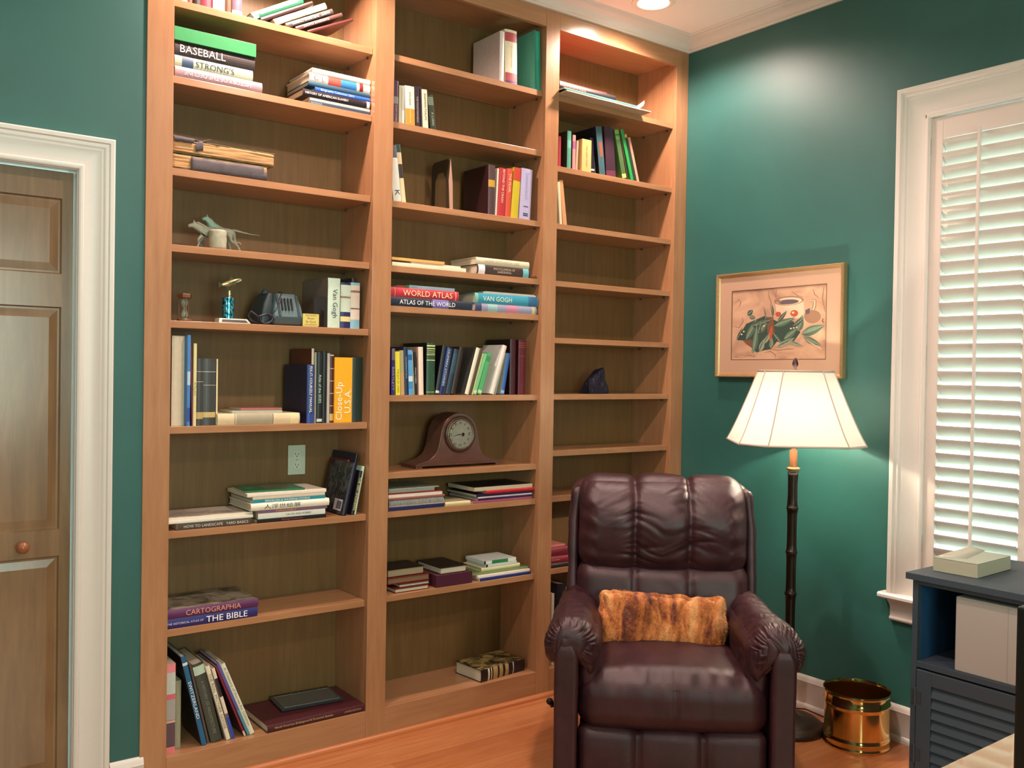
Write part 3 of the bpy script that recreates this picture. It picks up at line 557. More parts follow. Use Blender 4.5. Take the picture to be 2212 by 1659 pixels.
 ('s',(1.2435,0.04,1.326,0.0398,0.2096,0.19,0.0),'244a34','tall dark green book with gold lines on its spine',dict(front='0f1810',bands=[(0.93, 0.955, 'd8d88c'), (0.88, 0.9, 'c8c87c'), (0.84, 0.85, 'c8c87c'), (0.8, 0.81, 'c8c87c'), (0.765, 0.78, 'c8c87c'), (0.66, 0.675, 'd8d88c'), (0.05, 0.06, 'c8c87c')])),
 ('s',(1.2883,0.045,1.3289,0.0179,0.2015,0.15,0.1638),'262a2c','black grey leaning book just right of the tall dark green one',dict(front='101018',bands=[(0.03, 0.08, 'd8dcd8')])),
 ('s',(1.3068,0.04,1.3288,0.0151,0.1957,0.15,0.1868),'2a4a86','blue leaning book with white block lettering, long middle row',dict(text=('HUMAN STORIES', 0.18, 0.95, 'c8c8b8', 'd'),bands=[(0, 0.18, '1c1a58')])),
 ('s',(1.3259,0.045,1.3278,0.01,0.1919,0.15,0.1832),'141838','very dark navy leaning book in the long middle row',dict()),
 ('s',(1.3381,0.045,1.3309,0.0226,0.1892,0.15,0.218),'22384c','slate teal leaning book in the long middle row',dict(bands=[(0.45, 0.9, '284a5c')])),
 ('s',(1.3673,0.05,1.3311,0.0243,0.1985,0.15,0.2106),'2a1c14','black brown leaning book before the dark grey cover',dict()),
 ('s',(1.4226,0.03,1.3313,0.0191,0.2006,0.17,0.2804),'dcdcc4','leaning white spined book with a dark grey cover',dict(front='3a3a38')),
 ('s',(1.4462,0.035,1.3296,0.0128,0.2002,0.17,0.2824),'5a4230','leaning brown book with worn edges left of the light green trio',dict()),
 ('s',(1.4597,0.035,1.3278,0.0061,0.1801,0.15,0.2946),'b8cc94','slim yellow green leaning booklet, first of the light green trio',dict(hard=0)),
 ('s',(1.4676,0.035,1.3303,0.0142,0.1784,0.15,0.3061),'7cc488','light green leaning book, middle of the light green trio',dict(hard=0,bands=[(0.03, 0.1, 'c8e0b8')])),
 ('s',(1.4878,0.035,1.3317,0.0198,0.1796,0.15,0.2908),'4cae6a','brighter green leaning book, last of the light green trio',dict(hard=0,bands=[(0.03, 0.1, 'b8d8a8'), (0.8, 0.93, '3a8a5a')])),
 ('s',(1.552,0.03,1.332,0.0201,0.2164,0.15,0.3048),'dcdad0','tall white leaning book with a broad white cover',dict(front='dcd8d4')),
 ('s',(1.5797,0.04,1.3277,0.0064,0.1804,0.15,0.2716),'8ea088','thin sage leaning booklet beside the tall white one',dict(hard=0)),
 ('s',(1.6099,0.035,1.3291,0.0183,0.1782,0.15,0.1691),'2c62ac','blue leaning book with grey cover in front of the maroon volumes',dict(front='a0a498',bands=[(0.03, 0.1, '88b0dc')])),
 ('s',(1.6765,0.06,1.326,0.0323,0.2387,0.18,0.0),'3c101c','wide dark maroon volume, left of two beside the divider',dict(front='200a0c')),
 ('s',(1.7184,0.055,1.326,0.0404,0.237,0.18,0.0),'5a1428','maroon volume with faint gold rings, right of two beside the divider',dict(front='35101a',bands=[(0.94, 0.95, '9a5a44'), (0.9, 0.91, '9a5a44'), (0.86, 0.87, '9a5a44'), (0.7, 0.71, '8a4a3c')])),
 ('ls',(1.0664,0.022,0.8727,0.2577,0.0131,0.22,0.0),'2a2c5c','dark blue folder lowest at the left of the magazine shelf',dict(hard=0)),
 ('ls',(1.0685,0.024,0.8862,0.2525,0.0286,0.21,0.0),'1f211e','black notebook with a white spiral binding on the magazine shelf',dict(spiral=1,hard=0)),
 ('ls',(1.0701,0.03,0.9152,0.2605,0.007,0.21,0.0),'a86458','reddish folder above the spiral notebook',dict(hard=0)),
 ('ls',(1.0699,0.03,0.9226,0.2493,0.0123,0.2,0.0),'e8dccc','stack thick white magazine above the reddish folder',dict(hard=0)),
 ('ls',(1.074,0.035,0.9353,0.2382,0.0053,0.2,0.0),'8a1c34','thin crimson magazine near the top of the left magazine stack',dict(hard=0)),
 ('ls',(1.0747,0.035,0.941,0.2098,0.0115,0.19,0.0),'8a9484','grey green magazine second from the top of the left stack',dict(hard=0)),
 ('ls',(1.0774,0.04,0.9529,0.2327,0.0033,0.18,0.0),'a8b0a0','topmost pale grey magazine of the left magazine stack',dict(hard=0)),
 ('ls',(1.3313,0.024,0.8727,0.1238,0.0154,0.12,0.0),'d4cc9c','small pale yellow book lying between the two magazine stacks',dict()),
 ('ls',(1.4655,0.024,0.8727,0.3126,0.0096,0.22,0.0),'9c5468','rose pink folder lowest in the right magazine stack',dict(hard=0)),
 ('ls',(1.4946,0.028,0.8827,0.2894,0.0088,0.22,0.0),'3c2448','dark violet folder in the right magazine stack',dict(hard=0)),
 ('ls',(1.4969,0.03,0.8919,0.2861,0.0061,0.21,0.0),'d8c8d4','thin lilac white folder in the right magazine stack',dict(hard=0)),
 ('ls',(1.4876,0.03,0.8984,0.3004,0.0101,0.225,0.0),'2a2040','dark indigo binder in the right magazine stack',dict(hard=0)),
 ('ls',(1.534,0.024,0.9089,0.2589,0.0132,0.22,0.0),'b81c2c','bright red binder near the top of the right magazine stack',dict()),
 ('ls',(1.4764,0.03,0.9225,0.3082,0.0162,0.2,0.0),'ccc0a0','cream bundle of papers on top of the red binder',dict(hard=0,front='1c1c1c')),
 ('lp',(1.1094,0.035,0.5442,0.1548,0.0166,0.17,0.0),'5a1410','dark red slim book with white page edges lying lowest at left',dict()),
 ('lp',(1.1339,0.045,0.5612,0.1403,0.0133,0.16,0.0),'4c1814','second dark red slim book with white page edges at left',dict()),
 ('lp',(1.09,0.06,0.5749,0.1931,0.0249,0.16,0.0),'841c14','bright red book with brown page edges lying at the left',dict(pages='8a6a4c')),
 ('lp',(1.0952,0.07,0.6002,0.1672,0.0312,0.14,0.0),'1a1412','black book on top of the red books at the left',dict(pages='a89878')),
 ('ls',(1.2941,0.024,0.5442,0.1748,0.049,0.15,0.0),'4c2234','burgundy zip case lying in the middle of the shelf above the lowest',dict(box=1)),
 ('lp',(1.3204,0.035,0.5936,0.1274,0.0266,0.19,0.0),'120c0c','black book with white page edges on the burgundy case',dict()),
 ('ls',(1.5075,0.022,0.5442,0.2707,0.0114,0.2,0.0),'28306c','blue folder at the bottom of the papers at the right',dict(hard=0)),
 ('ls',(1.5022,0.03,0.556,0.2762,0.0101,0.2,0.0),'e4d8c8','loose white papers on the blue folder',dict(hard=0)),
 ('ls',(1.4903,0.04,0.5666,0.2865,0.0097,0.19,0.0),'76825c','moss green folder beneath the game cases',dict(hard=0,front='5c7a3c')),
 ('ls',(1.5343,0.05,0.5767,0.2049,0.0156,0.14,0.0),'d0cca0','cream book beneath the two disc cases',dict()),
 ('ls',(1.553,0.05,0.5926,0.1687,0.012,0.14,0.0),'c4ccc4','white disc case under the green and white one',dict(box=1,bands=[(0.02, 0.08, '202028')])),
 ('ls',(1.5473,0.05,0.6051,0.1701,0.0147,0.14,0.0),'d0d8d4','green and white disc case on top of the right pile',dict(box=1,bands=[(0.24, 0.74, '2c7a4a'), (0.0, 0.05, '202028')])),
 ('ls',(1.5101,0.03,0.1171,0.2518,0.0514,0.17,6.0),'1e1012','thick dark book with cream spine lettering lying on the lowest middle shelf',dict(pic=('8c7c48', '1a1212', '54482c', 22),bands=[(0.72, 0.74, 'c8c8c0'), (0.15, 0.19, 'c8bfa0'), (0.22, 0.24, 'c8bfa0'), (0.27, 0.37, 'a8905c'), (0.41, 0.49, 'a8905c'), (0.54, 0.62, 'a8905c')])),
 ('s',(1.9187,0.05,2.3346,0.0137,0.1419,0.14,0.0),'a0303c','thin red book farthest left of the second right shelf',dict()),
 ('s',(1.9529,0.03,2.3346,0.0226,0.1679,0.16,0.0),'4f9a84','sea green book with torn top on the second right shelf',dict(front='2e2c1c',bands=[(0.55, 0.75, '6ab09c')])),
 ('s',(1.9836,0.03,2.3346,0.0177,0.1548,0.14,0.0),'e08a86','pink book with violet patch on the second right shelf',dict(front='8c3a40',bands=[(0.6, 0.82, '9c5a80')])),
 ('s',(2.0062,0.035,2.335,0.0117,0.1337,0.14,0.0359),'b89c84','thin beige grey book right of the pink one',dict()),
 ('s',(2.0334,0.024,2.3346,0.0548,0.1441,0.15,0.0),'dcb070','tan cardboard slipcase with a thumb slot, second right shelf',dict(front='a8703c',box=1,text=('THE GREAT IDEAS', 0.15, 0.8, '8c6a3c', 'd'))),
 ('s',(2.109,0.045,2.3346,0.0229,0.1643,0.14,-0.0554),'1c1a26','black book with a white label at its foot, second right shelf',dict(bands=[(0.09, 0.14, 'd8ccc8')])),
 ('s',(2.1478,0.06,2.3346,0.004,0.1669,0.12,-0.1094),'bca88c','ragged beige booklet beside the blue grey book',dict(hard=0)),
 ('s',(2.15,0.03,2.3346,0.0362,0.2173,0.17,-0.1334),'3f6068','tall blue grey book with an orange brown label',dict(front='14151f',bands=[(0.37, 0.68, '8a5240')],bandw=0.55)),
 ('s',(2.1973,0.035,2.3346,0.0591,0.2288,0.19,-0.0886),'3f2432','wide dark plum album beside the blue grey book',dict(bands=[(0.0, 0.12, '6a3448')])),
 ('s',(2.2948,0.03,2.3346,0.0268,0.2297,0.15,-0.2531),'4e6c3c','olive green leaning book with two yellow green squares',dict(bands=[(0.9, 0.98, '86b04c'), (0.79, 0.87, '7aa848'), (0.02, 0.1, 'd0e070')])),
 ('s',(2.3287,0.035,2.3346,0.0048,0.2275,0.15,-0.2517),'5c3434','thin brown mottled leaning book beside the olive green one',dict()),
 ('s',(2.349,0.03,2.3346,0.0174,0.2385,0.15,-0.3139),'2e9a4c','bright green slim leaning book on the second right shelf',dict()),
 ('s',(2.3744,0.035,2.3346,0.0153,0.2211,0.14,-0.3202),'1f3c2e','dark green leaning book with yellow top near the end',dict(bands=[(0.93, 1.0, 'd8a850')])),
 ('s',(2.3914,0.035,2.3346,0.0146,0.2097,0.14,-0.3148),'e49a84','salmon pink leaning book, last on the second right shelf',dict(hard=0)),
 ('s',(1.9159,0.03,2.082,0.0145,0.1861,0.16,-0.1001),'d8d0ac','cream leaning book alone on the third right shelf',dict(front='a8a890')),
 ('s',(1.939,0.035,2.082,0.0222,0.1971,0.16,-0.1432),'c8966c','tan leaning booklet right of the lone cream book, third right shelf',dict(hard=0)),
 ('ls',(1.8764,-0.03,2.6591,0.4411,0.0072,0.24,0.0),'4f8c7c','large green edged sketch pad sticking out under the black book, top right shelf',dict(hard=0,front='2a2420')),
 ('ls',(1.877,0.0,2.6667,0.3358,0.0327,0.2,0.0),'19161c','black A Day in the Life of America book on the top right shelf',dict(text=('A Day in the Life of America', 0.0, 0.45, 'f08c78', 'h'))),
 ('ls',(1.8929,0.02,2.6998,0.2779,0.0091,0.18,0.0),'d0403c','thin red booklet on the black book, top right shelf',dict(hard=0)),
 ('ls',(1.8907,0.022,0.5537,0.1083,0.0207,0.2,0.0),'2a2226','black book lowest in the maroon pile behind the recliner',dict()),
 ('ls',(1.8901,0.022,0.5748,0.1083,0.0302,0.2,0.0),'8c1c34','maroon Acme Academy yearbook in the pile behind the recliner',dict(text=('Acme Academy', 0.05, 0.5, 'f0c8c0', 'h'))),
 ('ls',(1.8893,0.022,0.6054,0.1083,0.0392,0.2,0.0),'7a1c30','thick maroon yearbook on top of the lettered one',dict()),
 ('ls',(1.9036,0.04,0.645,0.0836,0.0084,0.17,0.0),'c87a74','thin pinkish booklet on top of the maroon yearbooks',dict(hard=0)),
 ('s',(1.9069,0.03,0.117,0.0147,0.3216,0.2,0.0),'d8c8b0','tall thin cream book beside the divider behind the recliner arm',dict()),
 ('s',(1.9396,0.05,0.1194,0.0516,0.3528,0.2,0.0463),'1c1a24','black book standing on the lowest right shelf behind the recliner',dict()),
 ('s',(1.994,0.05,0.1209,0.0718,0.317,0.19,0.0545),'202c3c','dark blue book on the lowest right shelf behind the recliner',dict()),
]
# ================================================================ books
ROWS = {'S': 'left bay', 'T': 'middle bay', 'U': 'right bay'}
ALLZ = dict(SHV); ALLZ = {k: sorted(v+[BT_]) for k, v in SHV.items()}
ORD = ['bottom', 'second lowest', 'third lowest', 'fourth lowest', 'fifth lowest', 'sixth lowest', 'seventh lowest', 'eighth lowest', 'ninth lowest', 'topmost']
def shelf_name(x, z):
    k = 'S' if x < XC else 'T' if x < XE else 'U'
    zz = ALLZ[k]; i = max(j for j, v in enumerate(zz) if v <= z+.01 or j == 0)
    return 'books on the %s shelf of the %s' % (ORD[i], ROWS[k])
def book(kind, g, col, label, kw):
    ox, Y, oz, A, B, D, ang = g
    hard = kw.get('hard', 1); box = kw.get('box', 0)
    if kind == 's': T, H = A, B
    else: H, T = A, B
    cat = 'box' if box and 'map box' not in label else 'book'
    low = label.lower()
    nm = 'slipcase' if box else ('book' if hard else 'paperback')
    for w, n2 in (('magazine', 'magazine'), ('binder', 'binder'), ('folder', 'folder'), ('disc case', 'disc_case'), ('zip case', 'zip_case'), ('map box', 'map_box'), ('paper', None), ('portfolio', 'portfolio'), ('sketch pad', 'sketch_pad'), ('notebook', 'notebook'), ('booklet', 'booklet')):
        if w in low.split(' above')[0].split(' on ')[0].split(' under')[0].split(' beside')[0].split(' with')[0] and n2: nm = n2; break
    if 'papers' in low or 'paper pad' in low or 'cream paper' in low: nm = 'papers'; cat = 'paper'
    if nm in ('folder', 'binder', 'disc_case', 'zip_case', 'magazine', 'notebook'): cat = nm.replace('_', ' ')
    root = thing(nm, label, cat, group=shelf_name(ox, oz))
    R = lambda a, ax: Matrix.Rotation(a, 4, ax)
    if kind == 's': M = Matrix.Translation((ox, Y, oz)) @ R(ang, 'Y')
    elif kind == 'ls':
        M = Matrix.Translation((ox+H, Y, oz)) @ R(-PI/2, 'Y')
        if ang: M = Matrix.Translation((ox+H/2, Y+D/2, 0)) @ R(math.radians(ang), 'Z') @ Matrix.Translation((-ox-H/2, -Y-D/2, 0)) @ M
    else: M = Matrix.Translation((ox, Y+D, oz)) @ R(PI, 'Z') @ R(-PI/2, 'Y')
    root.matrix_world = M
    cm = flat(col, .42 if hard else .38, var=.10); mats = [cm, pic_mat(*kw['pic']) if 'pic' in kw else flat(kw['front'], .42, var=.18) if 'front' in kw else cm]
    b = min(.0045, T*.16) if hard and not box else T*.03
    t = min(.0024, T*.2) if hard else min(.0006, T*.2)
    arc = lambda u: b*(2*u-1)**2
    seg = 6
    m = MB()
    if box:
        m.box(0, 0, 0, T, D, H); b = 0
    else:
        out = [(0, D)]+[(T*u, arc(u)) for u in [i/seg for i in range(seg+1)]]+[(T, D)]
        inn = [(T-t, D)]+[(t+(T-2*t)*(1-u), arc(1-u)+t) for u in [i/seg for i in range(seg+1)]]+[(t, D)]
        prof = out+inn; n = len(prof)
        v = [(x, y, 0) for x, y in prof]+[(x, y, H) for x, y in prof]
        for j in range(n):
            j2 = (j+1) % n
            mi = 1 if (j == 0 or j == len(out)-2) else 0
            m.add([v[j], v[j2], v[n+j2], v[n+j]], [(0, 1, 2, 3)], mi)
        no = len(out)
        for zz in (0, n):   # end faces as quads between outer and inner runs
            for j in range(no-1):
                a1, a2 = j, j+1; b1, b2 = n-1-j, n-2-j
                m.add([v[zz+a1], v[zz+a2], v[zz+b2], v[zz+b1]], [(0, 1, 2, 3)], 0)
        ins = .003 if hard else .0004
        p = MB(); p.box(t, b+t+.0006, ins, T-t, D-(.003 if hard else .0006), H-ins)
        p.build('page_block', pages_mat(kw.get('pages', 'd9cdb2')), root)
    m.build('cover', mats, root, bev=.0006 if box else 0)
    def band(f0, f1, c, off=.0003, w=1.):
        q = MB(); us = [.5+(i/seg-.5)*w*.985 for i in range(seg+1)]
        v = [(T*u, (arc(u) if not box else 0)-off, H*f0) for u in us]+[(T*u, (arc(u) if not box else 0)-off, H*f1) for u in us]
        k = seg+1
        q.add(v, [(i, i+1, k+i+1, k+i) for i in range(seg)])
        q.build('spine_label', flat(c, .45, var=.08), root)
    for f0, f1, c in kw.get('bands', []):
        if kind == 'ls': f0, f1 = 1-f1, 1-f0
        if kind != 'lp': band(f0, f1, c, w=kw.get('bandw', 1.))
    for key in ('text', 'text2'):
        if key not in kw: continue
        s, f0, f1, c, d = kw[key]
        if kind == 'ls': f0, f1 = 1-f1, 1-f0
        z0 = H*(f0+f1)/2
        def fn(u, v, sg=(1 if d in ('d', 'h') else -1)):
            x = T/2+v*sg; return (x, -.0007, z0-u*sg)
        text_obj('title', s, H*(f1-f0), T*(.86 if '\n' in s else .62), fn, flat(c, .5), root)
    if kw.get('cover'):
        q = MB(); q.box(T+.0001, .012, .03, T+.0005, D-.012, H*.62); q.build('cover_picture', flat('56634c', .4, var=.5), root)
        def fn2(u, v): return (T+.0006, D*.5-v, H*.8-u)
        text_obj('title', 'HOME\nGROUND\nCOVERS', .03, .09, lambda u, v: (T+.0006, D*.5-v*1., H*.82-u), flat('c8dcc0', .5), root)
    if kw.get('bar'):
        q = MB(); q.box(-.0006, .02, .012, -.0001, .085, .055); lb = q.build('barcode_label', flat('d4ccd8', .5), root)
        q = MB(); y = .024
        for i in range(16):
            w = random.choice((.0008, .0016, .0024)); q.box(-.0009, y, .018, -.00065, y+w, .048); y += w+random.choice((.001, .0018))
            if y > .07: break
        q.build('bars', flat('2a2830', .5), lb)
        q = MB()   # pale picture of twigs on the cover
        for i in range(70):
            y, z = random.uniform(.02, D-.02), random.uniform(.03, H*.62)
            a = random.uniform(0, PI); l = random.uniform(.004, .013); w = .0006
            q.add([(-.0004, y-w, z), (-.0004, y+w, z), (-.0004, y+w+l*math.cos(a), z+l*math.sin(a)), (-.0004, y-w+l*math.cos(a), z+l*math.sin(a))], [(0, 1, 2, 3)])
        q.build('cover_picture', flat('8c8c98', .5), root)
    if kw.get('spiral'):
        q = MB(); n = 40
        for i in range(n):
            z = H*(i+.5)/n
            q.tube([(T*.5+math.cos(a)*T*.46, math.sin(a)*.005-.002, z+a*.0004) for a in [2*PI*k/10 for k in range(10)]], .0013, 5, cap=False)
        q.build('spiral_binding', flat('d4d8d0', .4), root)
    return root
for k_, g_, c_, l_, kw_ in BOOKS: book(k_, g_, c_, l_, kw_)
# ---------------------------------------------------------------- two tattered old books
def old_book(x0, x1, z0, z1, label, cover, flap):
    t = thing('antique_book', label, 'book', (0, 0, 0), group='tattered antique books')
    nx, nz = 60, 8; H = z1-z0; D = .19; y0 = .028
    def pf(q, nn, u):
        w = noise.noise(Vector((q.x*9, q.z*160, 1)))*.0022+noise.noise(Vector((q.x*40, q.z*60, 4)))*.0014
        if nn.y < -.3: q.y += w
        q.z += noise.noise(Vector((q.x*7, q.y*9, 2)))*.0018
        return q
    m = rbox((x1-x0)/2, D/2, H/2-.004, .004, 26, pf, ((x0+x1)/2, y0+D/2, z0+H/2)); m.build('page_block', OLDP, t, smooth=True)
    for zz, nm in ((z0+.0024, 'back_cover'), (z1-.0024, 'front_cover')):
        def cf(q, nn, u):
            q.z += noise.noise(Vector((q.x*8, q.y*8, zz*30)))*.0014
            if nn.y < -.3: q.y += noise.noise(Vector((q.x*38, 3, zz*9)))*.008+.004
            return q
        m = rbox((x1-x0)/2+.002, D/2+.002, .0020, .0015, 30, cf, ((x0+x1)/2, y0+D/2, zz)); m.build(nm, cover, t, smooth=True)
    for fx0, fx1, zb, zt in flap:   # torn leather hanging over the page edges
        q = MB(); n = 26; v = []
        for i in range(n+1):
            x = fx0+(fx1-fx0)*i/n; r1 = noise.noise(Vector((x*60, 1, zb*50)))*.004; r2 = noise.noise(Vector((x*45, 9, zb*50)))*.004
            for j in range(6):
                f = j/5; z = (zb+r1)*(1-f)+(zt+r2)*f
                v.append((x, y0-.0035-.003*math.sin(f*PI)-.0015*noise.noise(Vector((x*30, z*60, 0))), max(z, z0+.0008)))
        f = [(i*6+j, i*6+j+1, i*6+j+7, i*6+j+6) for i in range(n) for j in range(5)]
        q.add(v, f); q.build('torn_spine_leather', flat('4c464a', .7, var=.4), t, smooth=True, solid=.001)
    return t
m_, nt, bs = base_mat('aged_paper')
f = noise_tex(nt, mapped(nt, (4, 4, 260)), 3, 5, .7); c = ramp(nt, [(.25, '7a5530'), (.5, 'b98e5c'), (.8, 'd9b88a')], f)
nt.links.new(c, bs.inputs['Base Color']); bs.inputs['Roughness'].default_value = .85; bump(nt, bs, f, .6, .002); OLDP = m_
LC = flat('6a5a38', .75, var=.3)
old_book(.228, .560, 2.0872, 2.1385, 'lower tattered antique book with dark leather torn across its spine', LC, [(.29, .545, 2.0875, 2.132), (.50, .556, 2.0875, 2.118)])
ob = old_book(.228, .585, 2.1405, 2.1895, 'upper tattered antique book with crumbling tan page edges', LC, [(.232, .30, 2.178, 2.194), (.305, .33, 2.156, 2.186)])
q = MB(); v = []; n = 22     # loose curled leather scrap on top
for i in range(n+1):
    x = .232+.128*i/n; w = noise.noise(Vector((x*50, 2, 2)))*.004
    for j in range(6): v.append((x, .03+.05*j/5+w, 2.1895+.013*math.sin(PI*j/5)*(.5+.5*math.cos((x-.232)*16))+(.012*max(0, (x-.335)/.025) if x > .335 else 0)+.001))
q.add(v, [(i*6+j, i*6+j+1, i*6+j+7, i*6+j+6) for i in range(n) for j in range(5)]); q.build('curled_leather_scrap', flat('4a3a38', .7, var=.4), ob, smooth=True, solid=.0014)
# ---------------------------------------------------------------- skinned figures
def skin(name, nodes, edges, mat, parent, sub=2, K=1.3):
    me = bpy.data.meshes.new(name); me.from_pydata([n[:3] for n in nodes], edges, [])
    o = bpy.data.objects.new(name, me); COL.objects.link(o)
    s = o.modifiers.new('skin', 'SKIN'); s.use_smooth_shade = True
    o.modifiers.new('sub', 'SUBSURF').levels = sub; o.modifiers['sub'].render_levels = sub
    sv = me.skin_vertices[0].data
    for i, n in enumerate(nodes):
        sv[i].radius = (n[3]*K, n[3]*K) if len(n) < 5 else (n[3]*K, n[4]*K); sv[i].use_root = (i == 0)
    me.materials.append(mat); o.parent = parent; return o
RES = flat('8f9483', .55, var=.35); RES2 = flat('a3a48e', .55, var=.3); RES3 = flat('7c9a88', .5, var=.3)
hs = thing('horse_sculpture', 'grey green resin sculpture of two galloping horses around a barrel', 'sculpture', (0, 0, .0025))
zf = 1.8322
m = MB(); pr = [(.0285+.0016*math.sin(i*.29), .064*i/11) for i in range(12)]
m.lathe([(0, .0)]+pr+[(.026, .0652), (.024, .0652), (0, .062)], (.397, .062, zf), 40, cap=False)
bl = m.build('barrel', RES2, hs, smooth=True); bl.modifiers.new('rough', 'DISPLACE').strength = .003
tx = bpy.data.textures.new('chip', 'CLOUDS'); tx.noise_scale = .012; bl.modifiers['rough'].texture = tx
# near horse: muzzle, head, poll, neck, chest, body, rump, tail
def H3(x, z, y, r): return (x, y, z, r)
nodes = [H3(.372, 1.893, .098, .013), H3(.345, 1.902, .095, .010), H3(.328, 1.914, .092, .0075), H3(.316, 1.910, .092, .0065), H3(.303, 1.9045, .092, .0042),
         H3(.405, 1.897, .108, .013), H3(.440, 1.903, .104, .012), H3(.464, 1.903, .1, .011), H3(.3245, 1.9225, .090, .0028), H3(.322, 1.930, .089, .001),
         H3(.358, 1.882, .085, .006), H3(.340, 1.868, .08, .0042), H3(.335, 1.860, .08, .003), H3(.340, 1.849, .085, .0026), H3(.334, 1.8355, .085, .003),
         H3(.370, 1.880, .112, .006), H3(.355, 1.864, .114, .004), H3(.349, 1.8525, .114, .003), H3(.362, 1.843, .114, .0026),
         H3(.452, 1.885, .088, .007), H3(.451, 1.870, .086, .005), H3(.466, 1.862, .085, .0032), H3(.477, 1.852, .085, .0026), H3(.486, 1.8355, .085, .003),
         H3(.470, 1.886, .108, .007), H3(.474, 1.873, .110, .0045), H3(.482, 1.866, .11, .003), H3(.492, 1.869, .11, .0026), H3(.497, 1.861, .11, .003)]
ed = [(0, 1), (1, 2), (2, 3), (3, 4), (0, 5), (5, 6), (6, 7), (2, 8), (8, 9), (0, 10), (10, 11), (11, 12), (12, 13), (13, 14), (0, 15), (15, 16), (16, 17), (17, 18), (6, 19), (19, 20), (20, 21), (21, 22), (22, 23), (7, 24), (24, 25), (25, 26), (26, 27), (27, 28)]
ho = skin('horse', nodes, ed, RES, hs)
m = MB()
for i in range(9):
    f = i/8; m.tube([(.330+.035*f, .084+.01*f, 1.918-.016*f), (.338+.04*f, .083+.01*f, 1.922-.016*f), (.346+.044*f, .086, 1.913-.018*f)], [.0026, .002, .0006], 6)
m.build('mane', RES2, ho, smooth=True)
m = MB(); m.tube([(.463, .1, 1.909), (.478, .1, 1.908), (.50, .1, 1.9045), (.53, .1, 1.901), (.563, .1, 1.9)], [.005, .0042, .0026, .0016, .0008], 8); m.build('tail', RES, ho, smooth=True)
nodes = [H3(.404, 1.918, .138, .012), H3(.392, 1.932, .136, .010), H3(.384, 1.944, .134, .0075), H3(.374, 1.9435, .133, .0058), H3(.364, 1.939, .133, .0042), H3(.43, 1.908, .14, .013), H3(.452, 1.906, .14, .011),
         H3(.3835, 1.952, .132, .0026), H3(.3822, 1.9595, .131, .001), H3(.392, 1.900, .15, .006), H3(.372, 1.880, .152, .004), H3(.378, 1.858, .152, .003), H3(.37, 1.8355, .152, .003), H3(.455, 1.884, .15, .007), H3(.468, 1.862, .15, .004), H3(.478, 1.8355, .15, .003)]
ed = [(0, 1), (1, 2), (2, 3), (3, 4), (0, 5), (5, 6), (2, 7), (7, 8), (0, 9), (9, 10), (10, 11), (11, 12), (6, 13), (13, 14), (14, 15)]
ho = skin('horse', nodes, ed, RES3, hs)
m = MB()
for i in range(8):
    f = i/7; m.tube([(.388+.02*f, .128, 1.945-.022*f), (.396+.022*f, .128, 1.944-.022*f), (.404+.024*f, .130, 1.936-.02*f)], [.0026, .002, .0006], 6)
m.build('mane', RES3, ho, smooth=True)
# ---------------------------------------------------------------- hourglass
zf = 1.5784
t = thing('hourglass', 'small brown wooden hourglass at the left end of its shelf', 'hourglass', (.288, .07, zf))
HW = flat('6a4428', .4, var=.2, coat=.2)
for z0, z1, nm in ((0, .0085, 'base'), (.080, .094, 'top_plate')):
    m = MB(); m.lathe([(0, z0), (.023, z0), (.0245, z0+.002), (.0245, z1-.002), (.023, z1), (0, z1)], seg=6 if nm == 'top_plate' else 32, cap=False); m.build(nm, HW, t)
for k in range(3):
    a = .5+k*2*PI/3; m = MB(); m.lathe([(.002, .0083), (.0028, .02), (.0018, .03), (.003, .044), (.0018, .058), (.0028, .07), (.002, .0802)], (math.cos(a)*.0185, math.sin(a)*.0185, 0), 10, cap=False); m.build('spindle', HW, t, smooth=True)
gl, nt, bs = base_mat('clear_glass'); bs.inputs['Transmission Weight'].default_value = .85; bs.inputs['Roughness'].default_value = .05; bs.inputs['Base Color'].default_value = (.8, .95, .85, 1)
m = MB(); m.lathe([(.004, .0086), (.0105, .014), (.012, .024), (.009, .036), (.002, .0442), (.009, .053), (.012, .064), (.0105, .074), (.004, .0799)], seg=24, cap=False); m.build('glass_bulb', gl, t, smooth=True, solid=.0006)
m = MB(); m.lathe([(0, .0095), (.009, .0135), (.0095, .02), (0, .028)], seg=20, cap=False); m.build('sand', flat('b8c8a8', .8), t, smooth=True)
# ---------------------------------------------------------------- fish trophy
t = thing('fish_trophy', 'gold fish trophy with a glittering teal column on a white frame base', 'trophy', (.445, .06, zf))
m = MB(); b0 = [(-.044, -.015), (.056, -.015), (.056, .030), (-.044, .030)]
m.add([(-.046, -.016, .0), (.070, -.016, 0), (.070, .034, 0), (-.046, .034, 0), (-.044, -.012, .0165), (.056, -.012, .0165), (.056, .03, .0165), (-.044, .03, .0165)], [(0, 1, 2, 3), (4, 5, 6, 7), (0, 1, 5, 4), (1, 2, 6, 5), (2, 3, 7, 6), (3, 0, 4, 7)])
m.build('base', flat('d8dccb', .35), t, bev=.0015)
m = MB(); m.add([(-.037, -.0163, .0035), (.058, -.0163, .0035), (.050, -.0138, .0125), (-.034, -.0138, .0125)], [(0, 1, 2, 3)]); m.build('plaque', flat('2e2a22', .3), t)
cm, nt, bs = base_mat('teal_foil'); f = noise_tex(nt, mapped(nt, (60, 60, 26)), 3, 2); c = ramp(nt, [(.35, '08242c'), (.48, '2790a8'), (.6, '9adcec'), (.7, '0c3844')], f)
nt.links.new(c, bs.inputs['Base Color']); bs.inputs['Metallic'].default_value = .8; bs.inputs['Roughness'].default_value = .22
m = MB(); m.lathe([(0, .0168), (.0215, .0168), (.0215, .090), (0, .0902)], (-.006, .008, 0), 28, cap=False); m.build('column', cm, t, smooth='auto')
